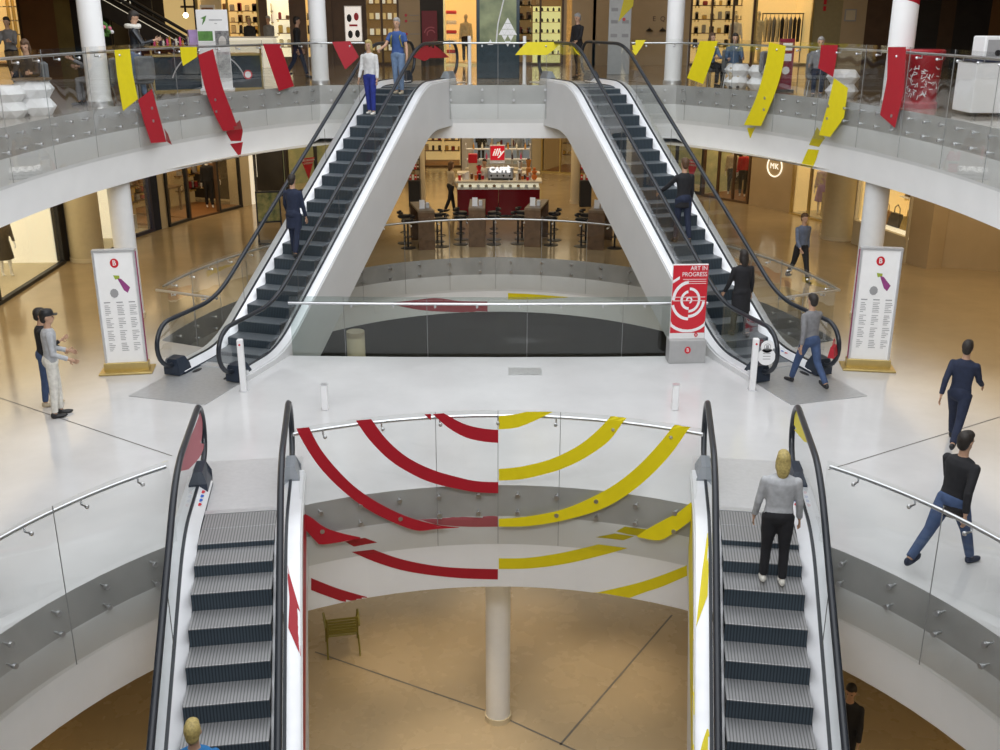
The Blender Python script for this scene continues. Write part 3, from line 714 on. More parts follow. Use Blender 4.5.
ring(mb,.03,.06,-80,200,cx,cz,Yp); ring(mb,.12,.165,100,270,cx,cz,Yp); ring(mb,.165,.21,-90,90,cx,cz,Yp); ring(mb,.27,.325,95,180,cx,cz,Yp); ring(mb,.25,.30,-90,-5,cx,cz,Yp);ring(mb,.29,.34,195,270,cx,cz,Yp)
for z0_,s_ in((.60,1),):
    vs=[];fs=[]
    for i in range(13):
        a=R(215+110*i/12); 
        for rr_ in (.50,.55): vs.append((max(-.325,min(.325,rr_*math.cos(a))),Yp,max(.505,1.05+rr_*math.sin(a))))
    for i in range(12): fs.append((2*i,2*i+1,2*i+3,2*i+2))
    mb.add(vs,fs)
mb.add([(-.325,Yp,1.33),(-.20,Yp,1.40),(-.20,Yp,1.45),(-.325,Yp,1.38)],[(0,1,2,3)])
mb.build('white_rings',WP,t)
mb=MB(); 
for i,(x0,x1) in enumerate([(-.14,.30),(-.10,.30),(-.02,.30)]): mb=MB(); mb.box(((x0+x1)/2,-.032,1.395-i*.035),(x1-x0,.002,.010)); mb.build('text_line',mat('pale_text',(.8,.65,.65),.5,noise=.02),t)
for z_ in (1.10,1.04): mb=MB(); mb.box((0,-.032,z_),(.60,.002,.012)); mb.build('text_line',M['pale_text'],t)
text('ART IN',.10,WP,t,(.31,-.033,1.575),align='RIGHT'); text('PROGRESS',.10,WP,t,(.31,-.033,1.475),align='RIGHT')
mb=MB(); disc(mb,.17,.46,.035,-.027); mb.build('logo_disc',BRED,t); mb=MB(); disc(mb,0,.23,.06,-.151); mb.build('logo_disc',BRED,t); text('B',.09,WP,t,(0,-.157,.23)); text('B',.05,WP,t,(.17,-.033,.46))
# bollards
for i,(px,py,h_,lb) in enumerate([(244,391,.95,'slim white bollard at the foot of the left upper escalator'),(752,390,.95,'slim white bollard with a round white sign at the foot of the right upper escalator')]):
    p=bp(px,py); t=thing('bollard',lb,'bollard',(p.x,p.y,0)); mb=MB(); mb.box((0,0,h_/2),(.10,.10,h_),bev=.012); mb.build('post',WP,t); mb=MB(); mb.box((0,0,.008),(.14,.14,.016)); mb.build('base_plate',ALU,t)
    mb=MB(); mb.tube([(0,-.05,h_-.09),(0,-.056,h_-.09)],.018,12); mb.build('red_button',BRED,t)
    if i:
        mb=MB(); mb.tube([(.20,0,.62),(.20,-.02,.62)],.155,28); mb.tube([(.2,0,.80),(.2,-.02,.80)],.11,24); mb.build('round_sign',WP,t,smooth=False); mb=MB()
        for q in range(3): mb.box((.2,-.022,.68-.05*q),(.13,.003,.012))
        mb.build('text_lines',GREYT,t); mb=MB(); ring(mb,.05,.06,0,360,.2,.80,-.022); mb.box((.2,-.022,.80),(.05,.003,.06)); mb.build('pictogram',GREYT,t)
for px,lb in ((323,'left'),(677,'right')):
    p=bp(px,415); t=thing('floor_post','short thin white post behind the central balustrade, %s one of the two'%lb,'post',(p.x,p.y+.25,0)); mb=MB(); mb.box((0,0,.22),(.10,.10,.44),bev=.01); mb.build('post',WP,t); mb=MB(); mb.box((0,0,.445),(.11,.11,.012)); mb.build('cap',ALU,t)
# blue pictogram sticker on escalator decks
BLUEP=mat('picto_blue',(.02,.12,.55),.4,noise=.05)
for e_,s_,yy_,h_ in ((eFL,-1,ycF+.15,D0),(eFR,1,ycF+.15,D0),(eUR,1,.35,0)):
    for q in range(4):
        mb=MB(); x0=s_*.555; mb.tube([(x0,yy_+.13*q,h_+.118),(x0,yy_+.13*q,h_+.124)],.04,14); mb.build('pictogram',BLUEP if q%3 else BRED,e_)
# ---------------------------------------------------------------- people
def remesh(mb,vox,name,m,parent,extra=None,iters=4):
    me=bpy.data.meshes.new(name); me.from_pydata([tuple(v) for v in mb.v],[],mb.f); me.validate()
    t=bpy.data.objects.new('tmp',me); C.objects.link(t)
    r=t.modifiers.new('r','REMESH'); r.mode='VOXEL'; r.voxel_size=vox
    s=t.modifiers.new('s','SMOOTH'); s.factor=.5; s.iterations=iters
    dg=bpy.context.evaluated_depsgraph_get(); dg.update()
    m2=bpy.data.meshes.new_from_object(t.evaluated_get(dg)); bpy.data.objects.remove(t); bpy.data.meshes.remove(me)
    if extra:
        bm=bmesh.new(); bm.from_mesh(m2); t2=bpy.data.meshes.new('x'); t2.from_pydata([tuple(v) for v in extra.v],[],extra.f); bm.from_mesh(t2); bm.to_mesh(m2); bm.free(); bpy.data.meshes.remove(t2)
    m2.name=name; m2.materials.clear(); m2.materials.append(m)
    for p in m2.polygons: p.use_smooth=True
    o=bpy.data.objects.new(name,m2); C.objects.link(o); o.parent=parent; return o
SK=mat('skin',(.50,.30,.20),.55,noise=.04); SKD=mat('skin_dark',(.22,.12,.075),.55,noise=.04)
def cloth(n,c): return mat('cloth_'+n,c,.85,noise=.16,nscale=14,bump=.15)
def person(label,loc,rz,h=1.74,top=None,bot=None,shoe=BLK,hair=None,skin=SK,legs=((8,4),(-8,10)),arms=((8,6,12),(-6,6,14)),lean=2,yaw=0,nod=4,long=False,cap=None,coat=0,sleeve=1,seat=None,w=1.0,vox=.015,tuck=0,name='person',cat='person',group=None,bag=None,pack=None,skirt=False):
    if seat is not None: loc=tuple(push(loc,.38))
    s=h/1.75; t=thing(name,label,cat,loc,rz,group)
    J=[]
    for k,sg in ((0,-1),(1,1)):
        a,b=R(legs[k][0]),R(legs[k][1]); spl=R(legs[k][2]) if len(legs[k])>2 else 0
        hip=Vector((sg*.088*s,0,0)); d=Vector((sg*math.sin(spl),math.sin(a),-math.cos(a))).normalized(); kn=hip+d*.43*s
        d2=Vector((sg*math.sin(spl)*.5,math.sin(a-b),-math.cos(a-b))).normalized(); an=kn+d2*.42*s; J.append((hip,kn,an,a-b))
    ph=seat if seat is not None else .075*s-min(J[0][2].z,J[1][2].z)
    P=Vector((0,0,ph)); T=Matrix.Translation(P)@Matrix.Rotation(-R(lean),4,'X')
    body=MB(); tp=MB(); bt=MB()
    def torso(mb,g,z0=-.10,z1=.55,drop=0):
        mb.T=T
        pr=[(0,z0-drop),(.135*w+g,z0+.02-drop),(.155*w+g,0),(.135*w+g,.13),(.143*w+g,.24),(.158*w+g,.36),(.160*w+g,.43),(.13*w+g,.49),(.065+g*.4,.53),(0,z1)]
        if drop: pr[1]=(.17*w+g,z0+.02-drop)
        mb.lathe([(r*s,z*s) for r,z in pr],n=20,sy=.66); mb.T=Matrix.Identity(4)
    torso(body,-.022)
    torso(tp,.010,-.08 if not coat else -.08,.53,coat)
    bt.T=T; bt.ell((0,-.01,0),(.165*w*s,.125*s,.135*s),16); bt.T=Matrix.Identity(4)
    for k,sg in ((0,-1),(1,1)):
        hip,kn,an,fa=J[k]; hip=P+hip;kn=P+kn;an=P+an
        body.tube([hip,hip.lerp(kn,.5),kn,kn.lerp(an,.35),an],[.078*s*w,.066*s,.05*s,.048*s,.034*s],12)
        if not skirt:
            e=an.lerp(kn,.06)
            bt.tube([hip,hip.lerp(kn,.5),kn,kn.lerp(an,.4),e],[.098*s*w,.084*s*w,.066*s,.062*s,.052*s],12); bt.ell(kn,(.064*s,.064*s,.064*s),10)
        f=Matrix.Rotation(-max(min(fa,.3),-.9)*0.55 if fa<0 else 0,3,'X')
        sh=MB(); sh.T=Matrix.Translation(an)@f.to_4x4()
        sh.ell((0,.06*s,-.045*s),(.045*s,.135*s,.035*s),12); sh.ell((0,-.015*s,-.02*s),(.042*s,.055*s,.055*s),12); sh.ell((0,.10*s,-.05*s),(.048*s,.085*s,.026*s),12)
        if vox<.02 and shoe: remesh(sh,.012,'shoe',shoe,t)
        elif shoe: sh.build('shoe',shoe,t,smooth=True)
        body.T=sh.T; body.ell((0,.05*s,-.04*s),(.036*s,.11*s,.028*s),10); body.T=Matrix.Identity(4)
    if skirt:
        bt.T=T; bt.lathe([(0,.05*s),(.14*s,.05*s),(.17*s,-.1*s),(.23*s,-.5*s),(0,-.5*s)],n=20,sy=.8); bt.T=Matrix.Identity(4)
    fing=MB(); n_=(T@Vector((0,0,.53*s)))
    for k,sg in ((0,-1),(1,1)):
        a,b,c=[R(q) for q in arms[k][:3]]; inn=R(arms[k][3]) if len(arms[k])>3 else 0
        shd=T@Vector((sg*.168*w*s,0,.44*s)); d=Vector((sg*math.sin(b),math.sin(a)*math.cos(b),-math.cos(a)*math.cos(b)))
        el=shd+d*.29*s; d2=Vector((sg*(math.sin(b)*.6-math.sin(inn)),math.sin(a+c),-math.cos(a+c))).normalized(); wr=el+d2*.25*s
        body.tube([shd,el,el.lerp(wr,.4),wr],[.045*s,.038*s,.036*s,.025*s],10); body.ell(shd,(.05*s,)*3,10)
        tp.ell(shd,(.058*s,)*3,12)
        if sleeve: tp.tube([shd,el,el.lerp(wr,.9)],[.058*s,.049*s,.040*s],10); tp.ell(el,(.052*s,)*3,10)
        elif sleeve is not None and sleeve==0: tp.tube([shd,shd.lerp(el,.6)],[.064*s,.060*s],10)
        # hand
        pz=wr+d2*.045*s; side=Vector((sg,0,0)); across=d2.cross(side).normalized(); 
        q=Matrix((side,across,d2)).transposed()
        body.ell(pz,(.016*s,.038*s,.05*s),10,rot=q)
        for f_ in range(4):
            o0=pz+d2*.035*s+across*(f_-1.5)*.019*s; ln=(.07,.08,.075,.06)[f_]*s
            cur=-side*sg*0
            fing.tube([o0,o0+d2*ln*.5-side*.006,o0+d2*ln*.85-side*.022],[.0095*s,.0088*s,.007*s],6)
        th=pz-d2*.02*s+across*.032*s; fing.tube([th,th+across*.022*s+d2*.025*s,th+across*.026*s+d2*.055*s],[.011*s,.010*s,.008*s],6)
    hc=T@Vector((0,.0,.53*s)); hc=hc+Vector((0,.012,.165*s)); 
    body.tube([n_-Vector((0,0,.06*s)),hc-Vector((0,0,.06*s))],[.058*s,.052*s],12)
    HM=Matrix.Translation(hc)@Matrix.Rotation(R(yaw),4,'Z')@Matrix.Rotation(-R(nod),4,'X')
    body.T=HM; body.ell((0,0,.02*s),(.074*s,.093*s,.102*s),18); body.ell((0,.022*s,-.055*s),(.055*s,.068*s,.062*s),14); body.tube([(0,.085*s,.02*s),(0,.108*s,-.02*s),(0,.09*s,-.028*s)],[.011*s,.015*s,.012*s],8)
    for sg in(-1,1): body.ell((sg*.074*s,-.005,0),(.014*s,.022*s,.032*s),8)
    body.ell((0,.088*s,-.055*s),(.024*s,.012*s,.010*s),8); body.T=Matrix.Identity(4)
    remesh(body,vox,'body',skin,t,fing,3)
    for sg in(-1,1):
        e=MB(); e.T=HM; e.ell((sg*.031*s,.083*s,.010*s),(.013*s,.009*s,.008*s),8); e.build('eye',BLK,t,smooth=True)
    if top: remesh(tp,vox,'coat' if coat>.15 else 'top',top,t)
    if bot: remesh(bt,vox,'skirt' if skirt else 'trousers',bot,t)
    if hair:
        hm=MB(); hm.T=HM; hm.ell((0,-.022*s,.036*s),(.084*s,.094*s,.104*s),16); hm.ell((0,-.045*s,-.03*s),(.070*s,.062*s,.07*s),12); hm.ell((0,.022*s,.082*s),(.070*s,.074*s,.055*s),12)
        if long: hm.ell((0,-.062*s,-.07*s),(.085*s,.052*s,.15*s),14); hm.ell((.065*s,-.01*s,-.04*s),(.028*s,.05*s,.10*s),10); hm.ell((-.065*s,-.01*s,-.04*s),(.028*s,.05*s,.10*s),10)
        remesh(hm,.014,'hair',hair,t)
    if cap:
        cm=MB(); cm.T=HM; cm.lathe([(.082*s,.03*s),(.092*s,.045*s),(.09*s,.09*s),(.072*s,.125*s),(0,.14*s)],n=20,sy=1.1); cm.box((0,.11*s,.045*s),(.12*s,.09*s,.012*s),bev=.005); cm.build('cap',cap,t,smooth=True)
    if pack:
        pm=MB(); pm.T=T; pm.ell((0,-.17*s,.28*s),(.14*s,.085*s,.20*s),14)
        for sg in(-1,1): pm.tube([(sg*.1*s,-.10*s,.44*s),(sg*.1*s,.03*s,.475*s),(sg*.11*s,.125*s,.38*s),(sg*.14*s,.07*s,.18*s),(sg*.12*s,-.1*s,.14*s)],.016*s,8)
        pm.build('backpack',pack,t,smooth=True)
    return t
def bagthing(label,loc,m,rz=0,s=1.0,cat='handbag',name='handbag',group=None):
    t=thing(name,label,cat,loc,rz,group); mb=MB(); mb.prism([(-.17*s,-.06*s),(.17*s,-.06*s),(.17*s,.06*s),(-.17*s,.06*s)],0,.02*s); mb.add([( -.18*s,-.07*s,0),(.18*s,-.07*s,0),(.18*s,.07*s,0),(-.18*s,.07*s,0),(-.14*s,-.035*s,.24*s),(.14*s,-.035*s,.24*s),(.14*s,.035*s,.24*s),(-.14*s,.035*s,.24*s)],[(3,2,1,0),(4,5,6,7),(0,1,5,4),(1,2,6,5),(2,3,7,6),(3,0,4,7)]); mb.build('bag_body',m,t)
    mb=MB(); mb.tube([(-.09*s,0,.23*s),(-.08*s,0,.34*s),(0,0,.40*s),(.08*s,0,.34*s),(.09*s,0,.23*s)],.010*s,6); mb.build('handle',m,t,smooth=True); return t
PEO=[]
HB=mat('hair_black',(.02,.015,.012),.6,noise=.3,nscale=40); HBR=mat('hair_brown',(.09,.045,.02),.6,noise=.3,nscale=40); HBL=mat('hair_blond',(.42,.33,.12),.6,noise=.3,nscale=40); HG=mat('hair_grey',(.32,.31,.30),.6,noise=.3,nscale=40)
JEAN=cloth('denim',(.05,.085,.18)); JEANL=cloth('light_denim',(.16,.24,.38)); CB=cloth('black',(.014,.014,.017)); CN=cloth('navy',(.015,.022,.05)); CW=cloth('white',(.62,.62,.62)); CG=cloth('grey',(.20,.20,.21)); CLG=cloth('light_grey',(.42,.43,.45)); CBL=cloth('blue',(.04,.09,.27)); CRB=cloth('royal_blue',(.02,.035,.24)); CBB=cloth('bright_blue',(.02,.16,.40)); CBG=cloth('beige',(.50,.42,.30)); CRD=cloth('red',(.45,.02,.03)); CWT=cloth('offwhite',(.70,.68,.62))
def zfoot(px,py,z=0): return bp(px,py,z)
def rider(o,th,nz,z0,pxy,x,hh=0):
    best=None
    for i in range(0,400):
        y=i*.05; zt=nz(y)+z0
        P_=Vector((o[0],o[1],0))+Vector((math.sin(th)*y+math.cos(th)*x,math.cos(th)*y-math.sin(th)*x,0)); 
        d=P_.y*cp-(zt-H)*sp; q=375-F*((P_.y*sp+(zt-H)*cp)/d) if d>0 else 9e9
        if best is None or abs(q-pxy)<best[0]: best=(abs(q-pxy),y)
    ycc=(0.87+L/math.tan(R(30))+1.4) if z0==0 else ycF
    y0=ycc-int(ycc/.4)*.4; k=round((best[1]-.2-y0)/.4); y=y0+.2+k*.4; zt=nz(y0+k*.4+.4)+.045+z0
    return (o[0]+math.sin(th)*y+math.cos(th)*x,o[1]+math.cos(th)*y-math.sin(th)*x,zt)
p=zfoot(59,416); person('man in pale grey shirt, white trousers and black cap looking at the left directory sign',(p.x,p.y,0),R(-62),1.82,CLG,CWT,BLK,HB,cap=BLK,legs=((6,6),(-3,2)),arms=((6,8,70,30),(2,8,62)),yaw=-10,nod=2,vox=.012)
p=zfoot(51,405); person('person in black jacket and jeans standing behind the man in the cap',(p.x,p.y,0),R(-70),1.70,CB,JEAN,CBG,HB,legs=((5,4),(-4,2)),arms=((12,8,40),(15,8,100,20)))
p=rider(oU,thU,nzU,0,119,-.16); person('woman in white top and royal blue trousers riding down the left upper escalator',p,-thU+R(180),1.72,CW,CRB,CWT,HBL,sleeve=-1 and 1,long=True,arms=((4,8,14),(6,8,18)),legs=((8,8),(-4,4)))
p=rider(oU,thU,nzU,0,100,.24); person('man in blue shirt with backpack straps riding down the left upper escalator',p,-thU+R(180),1.78,CBL,JEANL,CBG,HG,sleeve=0,pack=OLIVE,arms=((4,14,14),(30,16,40)),legs=((4,4),(-2,4)),cap=CG and None)
p=rider(oU,thU,nzU,0,259,-.05); person('person in long dark navy coat riding up the left upper escalator',p,-thU,1.72,CN,CN,BLK,HB,coat=.25,arms=((18,14,20),(6,8,10)))
oR=(-oU.x,oU.y,0)
p=rider(oR,-thU,nzU,0,250,-.2); person('person in black jacket reaching for the handrail high on the right upper escalator',p,thU,1.78,CB,CN,BLK,HBR,arms=((35,28,20),(6,8,10)),coat=.12)
p=rider(oR,-thU,nzU,0,344,-.08); person('woman in a long black coat low on the right upper escalator',p,thU,1.72,CB,CB,BLK,HB,coat=.35,long=True,w=1.12,arms=((10,12,20),(4,10,10)))
p=zfoot(806,386); person('walker in grey jacket and jeans stepping onto the right upper escalator landing',(p.x,p.y,0),R(25),1.74,CG,JEAN,BLK,HB,legs=((24,6),(-18,22)),arms=((-20,12,20),(25,8,30)),lean=4)
bagthing('pink-red bag carried beside the walker at the right escalator landing',(p.x+.42,p.y+.02,.55),RED,R(60),.8)
p=zfoot(798,281); person('walker in blue-grey jacket and dark trousers between the right escalator and the beige column',(p.x,p.y,0),R(200),1.74,cloth('slate',(.12,.15,.22)),CB,BLK,HBR,legs=((20,6),(-16,18)),arms=((-14,8,20),(18,8,30)))
p=zfoot(952,445); person('walker in dark navy clothes striding behind the man in the black jacket',(p.x,p.y,0),R(-35),1.74,CN,CN,BLK,HB,legs=((26,6),(-24,26)),arms=((-34,8,20),(28,8,30)),lean=6)
p=zfoot(943,566); person('man in black jacket and jeans with a wide stride at the right edge',(p.x,p.y,0),R(-62),1.80,CB,JEAN,CN,HB,legs=((-30,12),(25,4)),arms=((24,10,30),(-26,10,20)),lean=5,coat=.12,w=1.1,vox=.012)
oFR=(-oF.x,oF.y)
p=rider(oFR,-thF,nzF,-D0,584,.10); person('blonde woman in pale grey sweater and black trousers on the right foreground escalator',p,thF,1.70,CLG,CB,CWT,HBL,long=True,arms=((6,10,12),(4,10,10)),w=1.12,vox=.012,legs=((3,4,2),(-2,3,2)))
p=rider((oF.x,oF.y),thF,nzF,-D0,905,-.12); person('blond person in bright blue top at the bottom of the left foreground escalator',p,-thF,1.74,CBB,CN,BLK,HBL,arms=((10,16,25),(6,14,20)),w=1.1,vox=.012)
p=atY(577,77,31.5); person('man in black standing at the top of the right upper escalator',(p.x,31.5,L),R(130),1.80,CB,CB,BLK,HG,arms=((30,20,30),(4,8,10)),nod=14)
p=zfoot(451,212); person('brown-haired woman in cream top and black trousers left of the coffee kiosk',(p.x,p.y,0),R(-60),1.70,CBG,CB,BLK,HBR,long=True,arms=((20,8,60),(4,8,20)),legs=((14,4),(-12,14)))
p=push(bp(141,103,L),.35); person('man in black leather jacket with white fur collar looking at a phone',(p.x,p.y,L),R(-75),1.82,mat('leather_black',(.015,.018,.024),.3,noise=.2),JEANL,BLK,HB,arms=((30,8,75,18),(30,8,75,18)),nod=28)
mb=MB(); mb.T=Matrix.Translation((p.x,p.y,L+1.50)); mb.tube([(.13*math.cos(R(a)),.11*math.sin(R(a)),.01*math.sin(R(2*a))) for a in range(0,360,30)],.05,8,closed=True)
pm=bpy.context.scene.collection.objects; par=[o for o in C.objects if o.get('label','').startswith('man in black leather')][0]
inv=(Matrix.Translation(par.location)@Matrix.Rotation(par.rotation_euler.z,4,'Z')).inverted(); mb.v=[inv@v for v in mb.v]; mb.build('fur_collar',CWT,par,smooth=True)
# seated people, upper left / right
sit=((85,85),(82,86))
def chair(label,x,y,z,rz,m=GREYF,group=None,arm=False):
    x,y,_=push((x,y,0),.38)
    t=thing('lounge_chair',label,'chair',(x,y,z),rz,group); mb=MB(); mb.box((0,0,.40),(.52,.50,.12),bev=.04); mb.build('seat',m,t)
    mb=MB(); mb.box((0,-.26,.66),(.52,.10,.50),bev=.04); mb.build('backrest',m,t)
    for sx in(-1,1):
        for sy in(-1,1): mb=MB(); mb.tube([(sx*.2,sy*.18,.35),(sx*.24,sy*.23,0)],.014,8); mb.build('leg',CHROME,t)
    return t
def planter_table(label,x,y,z,r,h,top=True,group='white faceted tables'):
    x,y,_=push((x,y,0),r)
    t=thing('faceted_table',label,'table',(x,y,z),R(10),group); mb=MB(); n=8; prof=[(.70,0),(1.0,.25),(.72,.5),(1.0,.75),(.72,1.0)]
    vs=[];fs=[]
    for i,(q,zz_) in enumerate(prof):
        for j in range(n): a=2*math.pi*(j+(.5 if i%2 else 0))/n; vs.append((r*q*math.cos(a),r*q*math.sin(a),h*zz_))
    for i in range(4):
        for j in range(n):
            j2=(j+1)%n; a,b=i*n,(i+1)*n
            if i%2==0: fs+=[(a+j,a+j2,b+j),(a+j2,b+j2,b+j)]
            else: fs+=[(a+j,b+j2,b+j),(a+j,a+j2,b+j2)]
    fs+=[tuple(range(n-1,-1,-1)),tuple(4*n+j for j in range(n))]
    mb.add(vs,fs); mb.build('faceted_base',WP,t)
    if top: mb=MB(); mb.cyl((0,0,h),r*.90,.03,28); mb.build('table_top',WOODL,t)
    return t
def onL(px,py): return bp(px,py,L)
p=onL(31,119); planter_table('white faceted table with wooden top in front of the two seated people',p.x,p.y+.25,L,.37,.62,group=None); p0=p
p=onL(2,119); planter_table('white faceted table cut by the left edge of the view',p.x,p.y+.25,L,.37,.55,False,group=None)
q=Vector((p0.x-.35,p0.y+1.0,L)); chair('dark lounge chair holding the woman in the dark jacket',q.x,q.y,L,R(185)); person('woman in dark jacket and white shirt seated at the faceted table',(q.x,q.y,L),R(185),1.68,CB,CN,BLK,HBR,legs=sit,seat=.52,arms=((35,8,60,15),(35,8,60,15)),long=True,nod=20)
q=Vector((p0.x+1.0,p0.y+.8,L)); chair('dark lounge chair holding the person in the grey hoodie',q.x,q.y,L,R(100)); person('person in grey hooded top seated sideways at the faceted table',(q.x,q.y,L),R(100),1.72,CG,CG,BLK,HBR,legs=sit,seat=.52,arms=((50,8,70),(35,8,60,15)),nod=10)
chair('empty dark lounge chair behind the person in the grey hoodie',p0.x+1.5,p0.y+1.3,L,R(60))
p=atY(11,50,27); person('dark-haired person behind the counter at the far upper left',(p.x,27,L),R(180),1.70,CG,CB,BLK,HB,arms=((30,8,70,10),(30,8,70,10)),vox=.02)
p=onL(739,93); planter_table('white faceted table in front of the pair in blue jackets',p.x,p.y+.3,L,.34,.58,False,None); planter_table('white faceted table right of the one beside the pair in blue jackets',p.x+.62,p.y+.55,L,.34,.58,False,None); pr=p
q=(pr.x-.55,pr.y+.9); chair('grey lounge chair holding the person in the pale denim jacket',q[0],q[1],L,R(-150)); person('seated person in pale denim jacket left of the faceted table',(q[0],q[1],L),R(-150),1.68,JEANL,CB,BLK,HBR,legs=sit,seat=.52,arms=((30,8,60,10),(30,8,60,10)),long=True)
q=(pr.x+.1,pr.y+1.3); chair('grey lounge chair holding the dark-haired person in blue',q[0],q[1],L,R(175)); person('seated dark-haired person in blue jacket behind the faceted table',(q[0],q[1],L),R(175),1.68,cloth('jacket_blue',(.07,.12,.2)),CBG,BLK,HB,legs=sit,seat=.52,arms=((30,8,60,10),(30,8,60,10)),long=True)
p=onL(845,103); planter_table('white faceted table near the red cylinder stand',p.x,p.y+.3,L,.36,.6,False,None); pt_=p
q=(pt_.x-1.35,pt_.y+.7); chair('grey lounge chair beside the short red sticker, empty',q[0],q[1],L,R(-120),mat('pale_grey_fabric',(.30,.30,.31),.8,noise=.1,nscale=30))
q=(pt_.x-.2,pt_.y+1.4); chair('grey lounge chair holding the reclining person',q[0],q[1],L,R(170)); person('reclining person in grey with a navy bag seated behind the faceted table at the right',(q[0],q[1],L),R(165),1.68,CG,CN,BLK,HG,legs=sit,seat=.50,lean=-18,arms=((20,8,60),(30,8,60)))
# red cylinder stand
p=onL(925,109); t=thing('display_drum','red cylindrical display drum with a pale pattern on the upper floor','display drum',push((p.x,p.y+.35,L),.40))
t.scale=(.86,.86,.92)
mb=MB(); mb.lathe([(0,0),(.40,0),(.40,.10),(.36,.14),(.40,.95),(.44,1.0),(.44,1.16),(.41,1.19),(0,1.19)],n=40); mb.build('drum',mat('drum_red',(.40,.012,.02),.35,noise=.05),t,smooth=True)
mb=MB(); rn=random.Random(8)
for i in range(70):
    a=R(-160+140*rn.random()); z_=.22+.62*rn.random(); r_=.372+.05*(z_-.14)/.8; c=Vector((r_*math.cos(a),r_*math.sin(a),z_)); tt=Vector((-math.sin(a),math.cos(a),0)); k1=(tt*math.cos(i)+Vector((0,0,1))*math.sin(i))*.045; k2=(tt*-math.sin(i)+Vector((0,0,1))*math.cos(i))*.008
    mb.add([c-k1-k2,c+k1-k2,c+k1+k2,c-k1+k2],[(0,1,2,3)])
mb.build('pattern',WP,t)
# white cart
p=push(onL(985,128),.55); t=thing('service_cart','white wheeled service cart at the right edge of the upper floor','cart',(p.x+.1,p.y+.6,L))
mb=MB(); mb.box((.0,0,.50),(.62,.8,.86),bev=.01); mb.build('left_cabinet',WP,t); mb=MB(); mb.box((.95,-.1,.50),(1.2,.8,.95),bev=.01); mb.build('right_cabinet',WP,t)
for x_ in(-.2,.25): mb=MB(); mb.tube([(x_-.02,-.32,.06),(x_+.02,-.32,.06)],.05,14); mb.box((x_,-.32,.09),(.05,.05,.06)); mb.build('castor',BLK,t)
mb=MB(); mb.box((0,0,.95),(.66,.84,.03)); mb.build('navy_trim',CN,t)
t=thing('coffee_machine','white boxy machine with a grey grille standing on the service cart','machine',(p.x+.1,p.y+.6,L+.968)); mb=MB(); mb.box((.05,0,.20),(.42,.5,.40),bev=.02); mb.build('housing',WP,t); mb=MB(); mb.box((.05,-.256,.2),(.32,.01,.28)); mb.build('grille',GREYT,t); mb=MB(); mb.tube([(.08,-.26,.12),(.08,-.28,.12)],.05,14); mb.build('dial',BLK,t)
t=thing('coffee_machine','taller white machine with a grille right of the first on the cart','machine',(p.x+1.0,p.y+.5,L+.978)); mb=MB(); mb.box((.0,0,.30),(.8,.5,.60),bev=.02); mb.build('housing',WP,t); mb=MB(); mb.box((0,-.256,.25),(.6,.01,.35)); mb.build('grille',GREYT,t)
# red poster rack right of longest yellow sticker
p=push(onL(786,97),.3); t=thing('poster_rack','narrow dark red poster rack right of the longest yellow sticker','display rack',(p.x,p.y+.3,L)); mb=MB(); mb.box((0,0,.62),(.34,.12,1.16),bev=.01); mb.build('panel',mat('rack_red',(.22,.01,.03),.4,noise=.05),t)
mb=MB(); mb.box((0,0,.02),(.42,.3,.04)); mb.build('foot',BLK,t)
for z_ in(1.02,.78): mb=MB(); mb.box((0,-.064,z_),(.22,.006,.17)); mb.build('leaflet',WP,t)
mb=MB(); mb.tube([(0,-.062,.48),(0,-.068,.48)],.09,20); mb.build('round_emblem',WP,t)
# perfume counter left
p0=onL(122,101); p1=onL(205,96); q0=push((p0.x+.1,p0.y+1.0,L),.3); 
t=thing('perfume_counter','dark glass perfume counter with brass edges behind the small yellow sticker','counter',push((q0.x+1.15,q0.y+1.1,L),1.0),R(28)); W_=2.6
mb=MB(); mb.box((0,0,.42),(W_,.7,.76),bev=.01); mb.build('base',mat('counter_navy',(.03,.045,.06),.2,noise=.2),t)
mb=MB(); mb.box((0,0,.02),(W_+.06,.76,.05)); mb.box((0,0,.82),(W_+.06,.76,.05)); mb.box((0,0,1.02),(W_+.04,.74,.03))
for x_ in(-W_/2,0,W_/2): mb.box((x_,-.36,.5),(.04,.04,1.0))
mb.build('brass_frame',GOLD,t); mb=MB(); mb.box((0,-.355,.92),(W_,.01,.17)); mb.build('glass_front',GLS,t)
mb=MB(); ring(mb,.9,.93,20,160,0,.0,-.356); mb.build('curved_line_decoration',ALU,t)
mb=MB(); mb.tube([(.95,-.356,.35),(.95,-.362,.35)],.11,20); mb.build('round_sticker',WP,t); mb=MB(); ring(mb,.08,.11,0,360,.95,.35,-.364); mb.build('round_sticker_edge',BRED,t)
cm=Matrix.Translation(t.location)@Matrix.Rotation(R(28),4,'Z')
def oncounter(x,y): return cm@Vector((x,y,1.036))
l_=oncounter(-.15,0); o=thing('gift_box','lilac gift box standing on the perfume counter','box',l_,R(28)); mb=MB(); mb.box((0,0,.17),(.36,.16,.34),bev=.01); mb.build('box',LILAC,o); mb=MB(); mb.box((0,0,.345),(.37,.17,.03)); mb.build('lid',LILAC,o)
rn=random.Random(5)
BC=[mat('bottle_pink',(.6,.08,.2),.2,noise=.05),mat('bottle_amber',(.5,.25,.05),.2,noise=.05),mat('bottle_dark',(.05,.03,.05),.2,noise=.05),mat('bottle_clear',(.7,.68,.62),.15,noise=.05)]
nm=['pink','amber','dark','clear']
